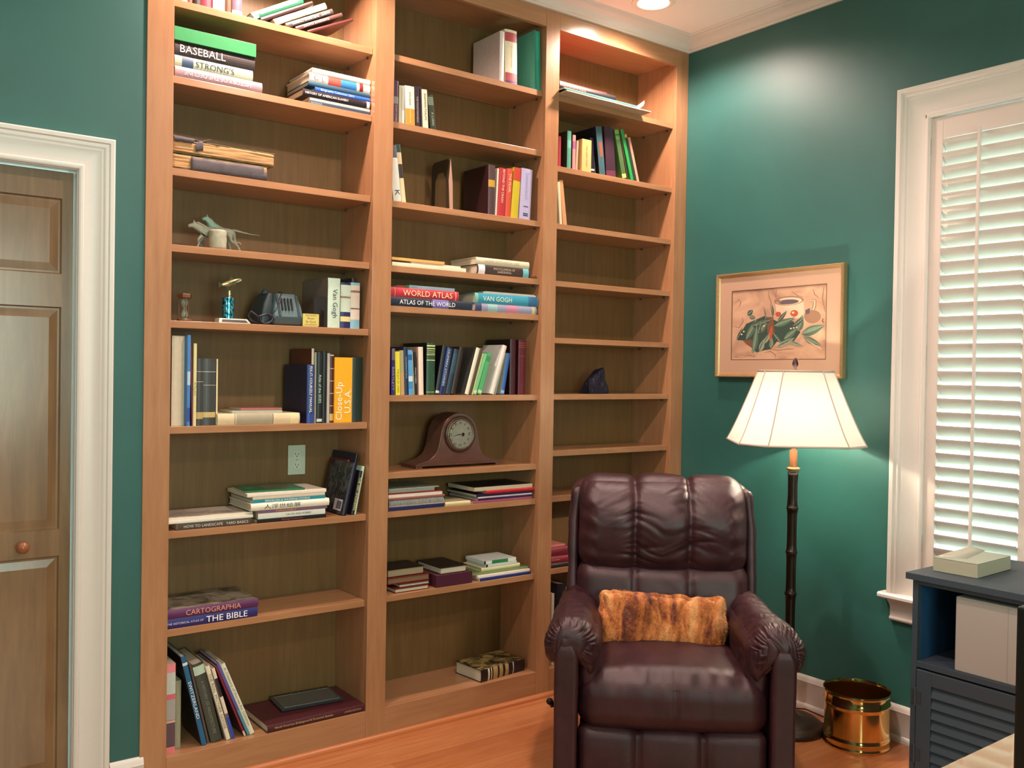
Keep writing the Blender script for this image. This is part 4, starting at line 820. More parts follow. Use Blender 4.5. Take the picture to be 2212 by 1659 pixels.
GOLD = flat('d9d2a0', .16, .95)
m = MB(); m.lathe([(0, .0903), (.012, .0905), (.007, .095), (.004, .099), (.008, .104), (.0045, .108), (.0035, .116)], (-.002, .008, 0), 20, cap=False); m.build('stem', GOLD, t, smooth=True)
def fishbody():
    nodes = [(-.030, .008, .1345, .0028, .0045), (-.016, .008, .1375, .005, .008), (.0, .008, .1425, .007, .0105), (.016, .008, .149, .007, .010), (.032, .008, .1555, .005, .0075), (.044, .008, .158, .003, .004)]
    return skin('fish', nodes, [(i, i+1) for i in range(5)], GOLD, t)
fo = fishbody()
def fin(pts, nm='fin'):
    m = MB(); m.add([(x, .008, z) for x, z in pts], [tuple(range(len(pts)))]); m.build(nm, GOLD, fo, solid=.0016)
fin([(-.029, .136), (-.036, .141), (-.0415, .1455), (-.040, .134), (-.0405, .1225), (-.034, .127), (-.029, .1325)], 'tail_fin')
fin([(-.004, .150), (-.001, .163), (.004, .168), (.0105, .159), (.010, .153)]); fin([(-.014, .130), (-.012, .121), (-.003, .117), (.0, .124), (.002, .133)])
fin([(.012, .141), (.006, .126), (-.002, .112), (.004, .112), (.012, .124), (.024, .145)]); fin([(.030, .1485), (.036, .1395), (.040, .145), (.037, .151)])
fin([(-.012, .112), (-.004, .102), (.006, .104), (.002, .112), (-.006, .1145)])
# ---------------------------------------------------------------- vintage grey-teal slide projector-like appliance
t = thing('vintage_appliance', 'vintage grey blue appliance with slotted front panel and coiled cord', 'appliance', (.63, .05, zf))
BLU = flat('5c7478', .35, var=.05, coat=.3); BLD = flat('2f3f44', .4)
def loft(secs, name, mat, par, **k):
    m = MB(); n = len(secs[0]); v = [p for s_ in secs for p in s_]; f = []
    for i in range(len(secs)-1):
        for j in range(n): f.append((i*n+j, i*n+(j+1) % n, (i+1)*n+(j+1) % n, (i+1)*n+j))
    f += [tuple(range(n))[::-1], tuple((len(secs)-1)*n+j for j in range(n))]
    m.add(v, f); return m.build(name, mat, par, **k)
def rect(x0, x1, y0, y1, z, r=.008, k=4):
    o = []
    for cx, cy, a0 in ((x1-r, y1-r, 0), (x0+r, y1-r, PI/2), (x0+r, y0+r, PI), (x1-r, y0+r, 1.5*PI)):
        for i in range(k+1): a = a0+PI/2*i/k; o.append((cx+r*math.cos(a), cy+r*math.sin(a), z))
    return o
loft([rect(-.028, .080, .004, .15, .004), rect(-.034, .087, -.004, .155, .014), rect(-.034, .088, -.006, .155, .032), rect(-.030, .085, -.003, .15, .0335)], 'base', flat('45585c', .4), t, smooth='auto')
loft([rect(-.030, .083, -.004, .15, .0336), rect(-.026, .078, .002, .148, .07), rect(-.018, .066, .010, .142, .106), rect(-.012, .058, .018, .136, .117)], 'housing', BLU, t, smooth='auto')
loft([rect(-.066, -.028, .02, .15, .004), rect(-.070, -.024, .018, .152, .03), rect(-.058, -.02, .026, .145, .08), rect(-.040, -.016, .035, .13, .118)], 'side_cover', BLD, t, smooth='auto')
m = MB()
for i in range(4):
    x = .000+i*.0125; m.add([(x+.008*0, -.0050, .056), (x+.0055, -.0050, .056), (x+.0015, .0035, .100), (x-.004, .0035, .100)], [(0, 1, 2, 3)])
m.build('vent_slots', flat('07090a', .7), t, solid=.003)
for x0 in (-.012, .062):
    m = MB(); m.add([(x0, -.0052, .036), (x0+.010, -.0052, .036), (x0-.001, .0085, .112), (x0-.009, .0085, .112)], [(0, 1, 2, 3)]); m.build('trim_strap', flat('3c4a4e', .3), t, solid=.003)
m = MB(); m.lathe([(0, .116), (.016, .116), (.013, .124), (.008, .133), (0, .136)], (-.032, .08, 0), 16, cap=False); m.build('knob', BLD, t, smooth=True)
m = MB(); m.lathe([(0, .116), (.014, .116), (.011, .122), (.006, .128), (0, .13)], (.024, .07, 0), 16, cap=False); m.build('knob', flat('33261c', .5), t, smooth=True)
m = MB(); pts = []
for i in range(90):
    a = i*.42; rr = .016+.003*math.sin(i*1.7); pts.append((-.066+math.sin(a)*.026*(1-.2*math.sin(i*.3)), -.016-.004*math.sin(i*.9), .021+math.cos(a)*rr))
m.tube(pts, .0028, 7)
m.tube([(-.09, -.016, .0035), (-.118, -.012, .012), (-.128, -.008, .03), (-.118, -.008, .046), (-.102, -.012, .034), (-.088, -.016, .02)], .003, 7)
m.tube([(-.055, -.014, .036), (-.03, -.014, .05), (-.012, -.010, .08), (-.004, .0, .108), (.004, .012, .116)], .002, 7)
m.build('power_cord', flat('1b2233', .4), t, smooth=True)
# ---------------------------------------------------------------- yellow card
t = thing('yellow_sign_card', 'small yellow card with black lettering propped beside the vintage appliance', 'card', (.7395, .040, zf))
m = MB(); m.box(-.032, 0, .004, .032, .0015, .0475); m.box(-.030, .0015, 0, .030, .02, .0045); m.build('card', flat('cfc06a', .6), t)
for s_, zc, w, h in (('PULL DOWN', .0415, .042, .006), ('Boys', .030, .026, .0085), ('Be Good', .0185, .038, .0085), ('WITH SPANKING', .0085, .05, .004)):
    text_obj('lettering', s_, w, h, lambda u, v: (u, -.0004, zc+v), flat('4a4020', .6), t)
# ---------------------------------------------------------------- black arched bookend
def bookend(name, label, x, y, z, w, d, h, mat, arch=True, flip=1, ang=0):
    t = thing('bookend', label, 'bookend', (x, y, z), (0, 0, ang))
    m = MB(); n = 16
    out = [(-w/2, 0)]+[(-w/2+.01*(1-math.cos(a)), h-.01+.01*math.sin(a)) for a in [PI/2*i/4 for i in range(5)]]+[(w/2-.01*(1-math.cos(a)), h-.01+.01*math.sin(a)) for a in [PI/2*(4-i)/4 for i in range(5)]]+[(w/2, 0)]
    iw = w*.24; ih = h*.55
    inn = [(iw, 0)]+[(iw*math.cos(a), ih-iw+iw*1.3*math.sin(a)) for a in [PI*i/n for i in range(n+1)]]+[(-iw, 0)]
    poly = out+inn
    v = [(p[0], 0, p[1]) for p in poly]+[(p[0], .0012, p[1]) for p in poly]; k = len(poly)
    bmq = [(i, (i+1) % k, k+(i+1) % k, k+i) for i in range(k)]
    m.add(v, bmq+[tuple(range(k))[::-1], tuple(range(k, 2*k))])
    m.build('upright_plate', mat, t)
    m = MB(); m.box(-w/2, .0012, 0, w/2, d, .0012); m.build('foot_plate', mat, t); return t
bookend('bookend', 'black arched metal bookend beside the white Van Gogh book', .781, .046, zf, .056, .14, .114, flat('17130f', .5))
b2 = thing('bookend', 'brown arched metal bookend standing alone on the third middle shelf', 'bookend', (1.3445, .05, 2.0805))
m = MB(); pl = [(0, 0), (.0, .12), (.004, .19), (.012, .209), (.03, .2115), (.12, .2105), (.135, .2), (.14, .18), (.14, 0), (.115, 0), (.11, .13), (.09, .16), (.05, .16), (.03, .13), (.025, 0)]
# tall plate seen edge-on: stands in the y-z plane, its near edge bends outwards
m.add([(0, p[0], p[1]) for p in pl]+[(.0016, p[0], p[1]) for p in pl], [(i, (i+1) % 15, 15+(i+1) % 15, 15+i) for i in range(15)]+[tuple(range(15))[::-1], tuple(range(15, 30))])
m.build('upright_plate', flat('3a2f22', .45, .2), b2)
m = MB(); m.add([(.0, -.0015, 0), (.016, -.0015, 0), (.013, -.0015, .11), (.002, -.0015, .209), (-.006, -.0015, .12)], [(0, 1, 2, 3, 4)]); m.build('front_flange', flat('a88672', .5), b2, solid=.0014)
m = MB(); m.box(-.0, .0, 0, .07, .14, .0013); m.build('foot_plate', flat('3a2f22', .45, .2), b2)
# ---------------------------------------------------------------- mantel clock
ck = thing('mantel_clock', 'dark wooden tambour mantel clock with a domed glass dial', 'clock', (1.436, .085, 1.0245))
CW = wood('clock_walnut', '4a2c22', '5a382c', '6a4436', (2, 12, 12), .35, .35)
half = [(.205, .018), (.19, .0215), (.165, .027), (.145, .035), (.125, .048), (.112, .063), (.103, .085), (.097, .112), (.09, .145), (.085, .165), (.072, .19), (.052, .209), (.028, .221), (.0, .2255)]
prof = [(-a, b) for a, b in half]+[(a, b) for a, b in half[::-1][1:]]
m = MB(); m.sweep(prof+[(.205, .012), (-.205, .012)], [lambda a, b: (a, 0, b), lambda a, b: (a, .105, b)]); m.build('case', CW, ck, smooth='auto', bev=.002)
m = MB(); m.box(-.214, -.006, .008, .214, .112, .0165); m.build('plinth', CW, ck, bev=.002)
for x in (-.214, .184):
    m = MB(); m.box(x, -.008, 0, x+.03, .114, .0079); m.build('foot', CW, ck, bev=.0015)
dc = (0, 0, .136)
def disc(r0, r1, y0, y1, seg=48):
    m = MB(); m.lathe([(r0, 0), (r1, 0)], seg=seg, cap=False); return m
def facing(m): m.v = [(x, -z, y+.136) for x, y, z in m.v]; return m
m = MB(); m.lathe([(.062, -.004), (.074, .0), (.076, .006), (.070, .011), (.064, .010), (.062, .004)], seg=48, cap=False); facing(m).build('bezel', flat('3a241c', .3, coat=.4), ck, smooth=True)
m = MB(); m.lathe([(.0595, .002), (.064, .004), (.065, .009), (.062, .0125), (.0585, .010), (.0585, .004)], seg=48, cap=False); facing(m).build('bezel_ring', flat('8a7a5c', .3, .8), ck, smooth=True)
m = MB(); m.lathe([(0, .0035), (.0585, .0035)], seg=40, cap=False); dl = facing(m).build('dial', flat('ddd8c4', .35, var=.3), ck)
ROM = ['XII', 'I', 'II', 'III', 'IV', 'V', 'VI', 'VII', 'VIII', 'IX', 'X', 'XI']
for i, s_ in enumerate(ROM):
    a = i*PI/6
    def fn(u, v, a=a):
        x, z = u, v+.0455; return (x*math.cos(a)+z*math.sin(a), -.0042, .136-x*math.sin(a)+z*math.cos(a))
    text_obj('numeral', s_, .014, .011, fn, flat('2a241c', .5), dl)
m = MB()
for a, l, w in ((2.2, .026, .0026), (4.45, .04, .0018)):
    dx, dz = math.sin(a), math.cos(a); m.add([(dz*w, -.0052, .136-dx*w), (-dz*w, -.0052, .136+dx*w), (dx*l, -.0052, .136+dz*l)], [(0, 1, 2)])
m.build('hands', flat('1c1814', .4), ck, solid=.0006)
gm2, nt, bs = base_mat('dome_glass'); bs.inputs['Transmission Weight'].default_value = 1; bs.inputs['Roughness'].default_value = .02; bs.inputs['IOR'].default_value = 1.3
m = MB(); m.lathe([(.0588, .0085), (.05, .0125), (.036, .0165), (.018, .019), (.0001, .0198)], seg=40, cap=False); facing(m).build('dome_glass', gm2, ck, smooth=True, solid=.0012)
# ---------------------------------------------------------------- dark blue rock
rk = MB()
def rf(q, nn, u):
    return q+nn*(noise.noise(q*38)*.008+noise.noise(q*110)*.003)
base = [(2.142, .07), (2.272, .08), (2.262, .17), (2.16, .165)]; top = [(2.152, .085, 1.396), (2.248, .09, 1.450), (2.243, .14, 1.440), (2.185, .135, 1.402)]
bm = bmesh.new(); vs = [bm.verts.new((x, y, 1.3282)) for x, y in base]+[bm.verts.new(p) for p in top]
for f in ((3, 2, 1, 0), (4, 5, 6, 7), (0, 1, 5, 4), (1, 2, 6, 5), (2, 3, 7, 6), (3, 0, 4, 7)): bm.faces.new([vs[i] for i in f])
bmesh.ops.subdivide_edges(bm, edges=bm.edges[:], cuts=14, use_grid_fill=True)
bm.normal_update()
for v_ in bm.verts:
    if v_.co.z > 1.3285:
        k = min(1, (v_.co.z-1.3285)/.01)
        v_.co += v_.normal*k*(noise.noise(v_.co*24)*.006+noise.noise(v_.co*80)*.003+noise.noise(v_.co*200)*.0012)
me = bpy.data.meshes.new('mineral_rock'); bm.to_mesh(me); bm.free()
rm, nt, bs = base_mat('dark_crystal'); f = noise_tex(nt, mapped(nt, (1, 1, 1)), 22, 5, .7); c = ramp(nt, [(.3, '0c0c1e'), (.58, '191a35'), (.66, '4a4a50'), (.72, 'a09a90')], f)
nt.links.new(c, bs.inputs['Base Color']); bs.inputs['Roughness'].default_value = .45; bump(nt, bs, noise_tex(nt, mapped(nt, (1, 1, 1)), 160, 4), .6, .003)
me.materials.append(rm); o = bpy.data.objects.new('mineral_rock', me); COL.objects.link(o); tag(o, 'dark blue jagged mineral rock alone on the sixth right shelf', 'rock')
# ---------------------------------------------------------------- white portfolio sticking out, with a curled sheet
t = thing('paper_portfolio', 'cream paper portfolio with a curled corner jutting out over the top right shelf', 'paper', (0, 0, 0))
m = MB(); n = 30; v = []
for i in range(n+1):
    x = 1.878+(2.395-1.878)*i/n
    for j in range(8):
        y = -.045+.29*j/7; z = 2.6474
        zz = z
        if j == 0: zz += .0015
        v.append((x, y, zz+.0005*math.sin(x*30)))
m.add(v, [(i*8+j, i*8+j+1, i*8+j+9, i*8+j+8) for i in range(n) for j in range(7)]); m.build('board', flat('b09a84', .7), t, solid=.005)
m = MB(); v = []
for i in range(13):
    f = i/12
    for j in range(9):
        g_ = j/8; a = f*2.2; 
        v.append((2.290+.075*math.sin(a*.8)+.02*g_, -.03+.11*g_, 2.6505+.030*(1-math.cos(a))*(1-.35*g_)))
m.add(v, [(i*9+j, i*9+j+1, i*9+j+10, i*9+j+9) for i in range(12) for j in range(8)]); m.build('curled_sheet', flat('e8d0b8', .7), t, smooth=True, solid=.0008)
m = MB(); m.box(2.215, -.0452, 2.6437, 2.325, .07, 2.64375); 
m = MB(); m.box(2.215, -.046, 2.6452, 2.325, -.0475, 2.6498); m.build('paper_label', flat('dcc0b8', .7), t)
# ---------------------------------------------------------------- spiral calendar lying on the maroon book
t = thing('spiral_photo_album', 'dark glossy spiral bound photo album lying on the maroon species book', 'album', (.800, .168, .1462), (0, 0, math.radians(-5)))
m = MB(); m.box(-.122, -.078, 0, .122, .078, .009); m.build('cover', flat('2a3032', .25, coat=.5), t, bev=.002)
m = MB(); m.box(-.109, -.068, .0092, .109, .060, .0098); m.build('photo_panel', flat('3c4648', .12, var=.5, coat=.8), t)
m = MB()
for a, b in (((-.109, -.068), (.109, -.068)), ((.109, -.068), (.109, .060)), ((.109, .060), (-.109, .060)), ((-.109, .060), (-.109, -.068))): m.tube([(*a, .0101), (*b, .0101)], .0009, 6)
m.build('panel_rim', flat('7a8a8c', .3, .6), t)
m = MB()
for i in range(26): 
    x = -.115+i*.0092; m.tube([(x, .079+.005*math.cos(a), .0055+.006*math.sin(a)) for a in [2*PI*k/10 for k in range(11)]], .0008, 5, cap=False)
m.build('spiral_binding', flat('16181a', .3, .6), t)
# ================================================================ recliner
rc = thing('recliner', 'burgundy leather recliner armchair with channelled back in front of the bookcase', 'armchair', (1.509, -1.071, 0), (0, 0, math.radians(-41.7)))
def nz(x, y, z): return noise.noise(Vector((x, y, z)))
def creases(x, z, seams, freq=34, k=.55, amp=.004, seed=0):
    d = min(abs(x-s) for s in seams)
    d2 = math.sqrt(d*d+.0006); ph = z+k*d2 if abs(x) < .1 else z+k*d2
    a = nz(x*5+seed, ph*freq, seed)
    ridge = (1-abs(a)*2.2); ridge = max(0, ridge)**2
    return -amp*ridge*math.exp(-d/.09)
SEAM = (-.103, .10)
def seam_cut(x, depth=.020, w=.010, seams=SEAM):
    return -sum(depth*math.exp(-((x-s)/w)**2)+depth*.5*math.exp(-((x-s)/(w*3.2))**2) for s in seams)
def lean(z, z0=.45, k=.17): return (z-z0)*k if z > z0 else 0
def head_fn(q, nn, u):
    x, z = q.x, q.z
    fr = max(0, -nn.y); tp = max(0, nn.z)
    edge = 1-abs(u.x)**4
    q.y -= fr*(.050*(1-u.x**2*.5)*math.cos((u.z-.10)*1.35)**2)
    q.y += fr*.018*max(0, -u.z)+max(0, u.z)**2*.035
    s = seam_cut(x, .017)
    q.y -= s*fr; q.z += s*tp*.8
    wz = z+nz(x*7, z*7, 5)*.03; c = creases(x, wz, SEAM, 24, .42, .013, 3)*max(.15, min(1, .55+nz(x*6, z*8, 11)*1.6))+creases(x+.03*nz(z*9, 1, x*5), wz, SEAM+(.33, -.33), 44, .7, .006, 8)*max(0, min(1, .5+nz(x*9, z*7, 31)*2))
    q.y -= c*fr; q += nn*(nz(x*9, q.y*9, z*9)*.006)
    sd = abs(u.x) > .8
    if sd: q.y += .004*math.sin(z*95+x*9)*fr
    q.y += lean(z)
    return q
m = rbox(.318, .085, .183, .075, 72, head_fn, (0, .505, .850)); m.build('headrest_cushion', LEATHER, rc, smooth=True)
def lumb_fn(q, nn, u):
    fr = max(0, -nn.y); s = seam_cut(q.x, .010, .006)
    q.y -= fr*.022*(1-u.x**2*.5)*(1-u.z**2*.8); q.y -= s*fr; q.z += s*max(0, nn.z)*.5
    q.y -= creases(q.x, q.z, (.1,), 26, -.8, .003, 5)*fr
    q += nn*(nz(q.x*8, 3, q.z*8)*.004); q.y += lean(q.z)
    return q
m = rbox(.322, .075, .17, .065, 56, lumb_fn, (0, .515, .545)); m.build('lumbar_cushion', LEATHER, rc, smooth=True)
def shell_fn(q, nn, u): q += nn*nz(q.x*5, q.y*5, q.z*5)*.004; q.y += lean(q.z); return q
m = rbox(.348, .07, .30, .05, 30, shell_fn, (0, .625, .70)); m.build('back_shell', LEATHER, rc, smooth=True)
for sx in (-1, 1):
    def wing(q, nn, u): 
        q += nn*nz(q.x*5, q.y*8, q.z*14)*.005; q.y += lean(q.z); q.x -= sx*max(0, q.z-.85)*.10; return q
    m = rbox(.020, .070, .205, .019, 22, wing, (sx*.338, .56, .775)); m.build('back_wing', LEATHER, rc, smooth=True)
def seat_fn(q, nn, u):
    up = max(0, nn.z); fr = max(0, -nn.y)
    q.z += up*.028*(1-u.x**2)*(1-(u.y*.7)**2); q.y -= fr*.020*(1-u.x**2*.7)
    # narrower towards the back, between the arms
    f = (u.y+1)/2; q.x *= 1-.14*f
    if q.z > .40: q.x *= 1-.10*min(1, (q.z-.40)/.06)
    g = math.exp(-((q.x-.006)/.006)**2)*.006+math.exp(-((q.x-.112)/.005)**2)*.0025
    q.y += g*fr*(1 if q.z < .41 else .3)
    w = nz(q.x*26, q.y*10, q.z*10)*.0035+nz(q.x*60, q.y*20, q.z*18)*.0015
    mask = math.exp(-((q.z-.43)/.035)**2)
    q += nn*w*(.35+mask)
    return q
m = rbox(.318, .29, .098, .078, 72, seat_fn, (0, .265, .352)); m.build('seat_cushion', LEATHER, rc, smooth=True)
def foot_fn(q, nn, u):
    fr = max(0, -nn.y); s = seam_cut(q.x, .013, .007, (-.112, .098)); q.y -= s*fr; q.z += s*max(0, nn.z)
    q.y -= fr*.016*(1-u.z**2)*(1-.3*u.x**2); q += nn*nz(q.x*7, 8, q.z*7)*.004; return q
m = rbox(.305, .045, .118, .035, 56, foot_fn, (0, .022, .160)); m.build('footrest', LEATHER, rc, smooth=True)
for sx in (-1, 1):
    def body_fn(q, nn, u): return q+nn*nz(q.x*6, q.y*6, q.z*6)*.002
    m = rbox(.037, .36, .262, .014, 20, body_fn, (sx*.346, .365, .288)); m.build('arm_side', LEATHER, rc, smooth=True)
    def front_fn(q, nn, u, sx=sx):
        if q.z > .50: q.x = sx*.3455+(q.x-sx*.3455)*(1-.5*max(0, (q.z-.50)/.05)**2)
        if q.z > .40: q.x -= sx*.012*((q.z-.40)/.15)**2*0
        return q+nn*nz(q.x*6, q.y*6, q.z*6)*.002
    m = rbox(.0385, .026, .262, .014, 22, front_fn, (sx*.3455, -.024, .288)); m.build('arm_front_panel', LEATHER, rc, smooth=True)
    def pad_fn(q, nn, u, sx=sx):
        inn = -sx*u.x          # 1 on the seat side
        if inn > .0: 
            q.z -= (inn**1.6)*.055*(1 if q.z < .57 else .55)
        if sx*u.x > .3: q.z -= (sx*u.x-.3)*.030; 
        f = (u.y+1)/2
        q.x -= sx*.045*f*(.45+.55*max(0, min(1, sx*u.x+.5))); q.z += -.012*f
        # gathered leather round the front end
        fr = math.exp(-((q.y+.012)/.055)**2)
        a = math.atan2(q.z-.555, (q.x-sx*.335))
        rad = math.hypot(q.z-.555, q.x-sx*.335)
        pl = math.exp(-((rad-.068)/.016)**2)
        q += nn*(fr*pl*.0034*math.sin(a*34+nz(a*3, sx, 1)*8))*(1 if nn.z > -.2 else .2)
        cr_ = nz(q.x*10, q.y*34+abs(q.x)*30, q.z*12)
        q += nn*(-.006*max(0, 1-abs(cr_)*2.6)**2*(1 if sx > 0 else .6)+nz(q.x*7, q.y*7, q.z*7)*.006)
        return q
    m = rbox(.094, .345, .078, .070, 60, pad_fn, (sx*.333, .300, .548)); m.build('arm_pad', LEATHER, rc, smooth=True)
    def inner_fn(q, nn, u, sx=sx): return q+nn*(nz(q.x*9, q.y*9, q.z*9)*.008-.004*max(0, 1-abs(nz(q.y*30, q.z*8, 2))*2.5)**2)
    m = rbox(.042, .32, .14, .038, 36, inner_fn, (sx*.272, .315, .430)); m.build('inner_arm', LEATHER, rc, smooth=True)
DK = flat('17110f', .6)
m = MB(); m.box(-.30, .08, .03, .30, .70, .12); m.build('chassis', DK, rc)
for x in (-.27, .27):
    for y in (.12, .66):
        m = MB(); m.lathe([(0, 0), (.025, 0), (.022, .03), (0, .03)], (x, y, 0), 16, cap=False); m.build('foot', DK, rc)
m = MB(); m.tube([(-.383, .20, .265), (-.395, .20, .265), (-.402, .20, .265)], [.010, .010, .012], 14); m.tube([(-.398, .20, .265), (-.401, .17, .285), (-.403, .13, .30)], [.009, .008, .012], 12)
m.build('recline_lever', DK, rc, smooth=True)
# ---------------------------------------------------------------- fur pillow
fp = thing('fur_pillow', 'orange brown striped fur lumbar pillow resting in the burgundy recliner', 'pillow', (0, 0, 0))
A = math.radians(-41.7)
fp.matrix_world = Matrix.Translation((1.509, -1.071, 0)) @ Matrix.Rotation(A, 4, 'Z') @ Matrix.Translation((-.010, .362, .524)) @ Matrix.Rotation(math.radians(2.0), 4, 'Y') @ Matrix.Rotation(math.radians(-16), 4, 'X')
fm, nt, bs = base_mat('striped_fur')
tc = N(nt, 'ShaderNodeTexCoord'); mp = N(nt, 'ShaderNodeMapping'); mp.inputs['Scale'].default_value = (11, 3, 3.6); nt.links.new(tc.outputs['Object'], mp.inputs[0])
f1 = noise_tex(nt, mp.outputs[0], 1.25, 4, .55, .7); f2 = noise_tex(nt, mapped(nt, (60, 60, 60)), 1.5, 3)
ml = N(nt, 'ShaderNodeMath', operation='MULTIPLY_ADD'); nt.links.new(f2, ml.inputs[0]); ml.inputs[1].default_value = .22; nt.links.new(f1, ml.inputs[2])
c = ramp(nt, [(.46, '4a1d0a'), (.54, '94491a'), (.63, 'c87832'), (.78, 'e2a868')], ml.outputs[0]); nt.links.new(c, bs.inputs['Base Color']); bs.inputs['Roughness'].default_value = .7; bs.inputs['Sheen Weight'].default_value = .3
def pil_fn(q, nn, u):
    k = (1-abs(u.x)**3.2)**.5 if abs(u.x) < 1 else 0; k2 = (1-abs(u.z)**2.6)**.5 if abs(u.z) < 1 else 0
    q.y *= .30+.70*k*k2
    q.z *= 1-.10*(1-u.x**2)+.02; q.x *= 1-.03*(1-u.z**2)
    q += nn*(-.010*(1-abs(math.sin(q.x*34+nz(q.x*5, 1, q.z*9)*2.2)))**2*(1 if abs(nn.y) > .3 else .4)+nz(q.x*16, q.y*10, q.z*12)*.014+nz(q.x*45, q.y*30, q.z*30)*.005)
    return q
m = rbox(.232, .062, .108, .04, 44, pil_fn)
pv = [Vector(v) for v in m.v]; pfaces = list(m.f)
pb = m.build('pillow_body', fm, fp, smooth=True)
m = MB(); rnd = random.Random(3); vv = []; ff = []
areas = []; tot = 0
for f in pfaces:
    a, b, c_, d = [pv[i] for i in f]; ar = (b-a).cross(d-a).length; tot += ar; areas.append(tot)
import bisect
for i in range(46000):
    f = pfaces[bisect.bisect(areas, rnd.random()*tot) % len(pfaces)]; a, b, c_, d = [pv[j] for j in f]
    s, t = rnd.random(), rnd.random(); p = a*(1-s)*(1-t)+b*s*(1-t)+c_*s*t+d*(1-s)*t
    n_ = (b-a).cross(d-a)
    if n_.length < 1e-9: continue
    n_.normalize()
    if n_.dot(p) < 0: n_ = -n_
    comb = Vector((nz(p.x*14, p.z*14, 1)*.9, 0, -.55+nz(p.x*12, p.z*12, 7)*.6))
    dr_ = (n_*.30+comb+Vector((rnd.gauss(0, .16), rnd.gauss(0, .16), rnd.gauss(0, .16)))).normalized()
    L_ = rnd.uniform(.006, .011); sd = dr_.cross(n_+Vector((.01, .02, .03))).normalized()*rnd.uniform(.0004, .0007)
    o = len(vv); mid = p+dr_*L_*.55+n_*.0012
    vv += [p-sd, p+sd, mid+sd*.8, mid-sd*.8, p+dr_*L_-n_*.001]; ff += [(o, o+1, o+2, o+3), (o+3, o+2, o+4)]
me = bpy.data.meshes.new('fur'); me.from_pydata([tuple(v) for v in vv], [], ff); me.materials.append(fm)
o = bpy.data.objects.new('fur', me); COL.objects.link(o); o.parent = fp; o['kind'] = 'stuff'
# ================================================================ floor lamp
lx, ly = 2.43, -.845
lp = thing('floor_lamp', 'lit floor lamp with a dark bamboo pole and cut corner white panelled shade', 'lamp', (lx, ly, 0))
BZ = flat('2a1d15', .32, .55, var=.25)
m = MB(); m.lathe([(0, 0), (.136, 0), (.141, .006), (.142, .020), (.137, .030), (.128, .034), (.118, .040), (.112, .047), (.085, .052), (.06, .055), (.04, .062), (.03, .075), (.024, .095), (.022, .11)], seg=64, cap=False); m.build('base', flat('33261c', .4, .4, var=.2), lp, smooth=True)
nodes_z = [.200, .375, .548, .717, .894]; zs_ = [.10]+nodes_z+[1.045]; pr = []
for i in range(len(zs_)-1):
    a, b = zs_[i], zs_[i+1]
    for k in range(9):
        f = k/8; r_ = .0188+.0022*math.exp(-f*9)+.0026*math.exp(-(1-f)*9); pr.append((r_, a+.006+(b-a-.012)*f))
    if i < len(zs_)-2: pr += [(.0232, b-.0045), (.0242, b-.002), (.0225, b), (.0242, b+.002), (.0232, b+.0045)]
m = MB(); m.lathe(pr, seg=24); m.build('bamboo_pole', BZ, lp, smooth=True)
m = MB(); m.lathe([(.019, 1.043), (.024, 1.047), (.029, 1.052), (.027, 1.057), (.016, 1.061)], seg=28, cap=False); m.build('collar', flat('c8a878', .3, .7), lp, smooth=True)
m = MB(); m.lathe([(.0155, 1.058), (.0150, 1.128), (.008, 1.131), (.0075, 1.145), (.012, 1.15), (.015, 1.185), (.0, 1.187)], seg=24, cap=False); m.build('socket', flat('a8683c', .4, .2), lp, smooth=True)
BG, nt, bs = base_mat('lamp_bulb_glass'); bs.inputs['Emission Color'].default_value = (1, .83, .62, 1); bs.inputs['Emission Strength'].default_value = 20
m = MB(); m.lathe([(0, 1.19), (.013, 1.19), (.016, 1.205), (.028, 1.235), (.030, 1.255), (.022, 1.278), (0, 1.287)], seg=24, cap=False); bb = m.build('bulb', BG, lp, smooth=True)
bb.visible_shadow = True
HZ = flat('b08a50', .3, .8)
m = MB()
for s in (-1, 1): m.tube([(0, s*.014, 1.18), (0, s*.045, 1.21), (0, s*.06, 1.28), (0, s*.05, 1.37), (0, s*.012, 1.44), (0, 0, 1.452)], .0018, 6)
m.tube([(-.12, 0, 1.438), (0, 0, 1.447), (.12, 0, 1.438)], .0018, 6); m.tube([(0, -.12, 1.438), (0, 0, 1.447), (0, .12, 1.438)], .0018, 6)
m.build('harp', HZ, lp, smooth=True)
m = MB(); m.lathe([(0, 1.452), (.007, 1.453), (.005, 1.459), (.011, 1.467), (.0125, 1.475), (.008, 1.490), (.003, 1.499), (0, 1.5)], seg=20, cap=False); m.build('finial', flat('3a1f26', .3, .3), lp, smooth=True)
SM, nt, bs = base_mat('shade_fabric')
for n_ in list(nt.nodes): 
    if n_.type == 'BSDF_PRINCIPLED': nt.nodes.remove(n_)
tr = N(nt, 'ShaderNodeBsdfTranslucent'); tr.inputs[0].default_value = (.95, .93, .90, 1); df = N(nt, 'ShaderNodeBsdfDiffuse'); df.inputs[0].default_value = (.8, .76, .7, 1)
ms = N(nt, 'ShaderNodeMixShader'); ms.inputs[0].default_value = .45; nt.links.new(tr.outputs[0], ms.inputs[1]); nt.links.new(df.outputs[0], ms.inputs[2])
nt.links.new(ms.outputs[0], nt.nodes['Material Output'].inputs[0])
def cut_square(a, ch, z, rot=0):
    pts = [(-ch, -a), (ch, -a), (a, -ch), (a, ch), (ch, a), (-ch, a), (-a, ch), (-a, -ch)]
    c, s = math.cos(rot), math.sin(rot); return [(x*c-y*s, x*s+y*c, z) for x, y in pts]
ROT = math.radians(-53-9+9)  # faces roughly the camera
ROT = math.radians(-49.9+9)
SZ0, SZ1 = 1.158, 1.445
def shade_ring(f, nsub=1):
    g = f**.88
    a = .242+(.132-.242)*g; c_ = .150+(.075-.150)*g
    return cut_square(a, c_, SZ0+(SZ1-SZ0)*f, ROT)
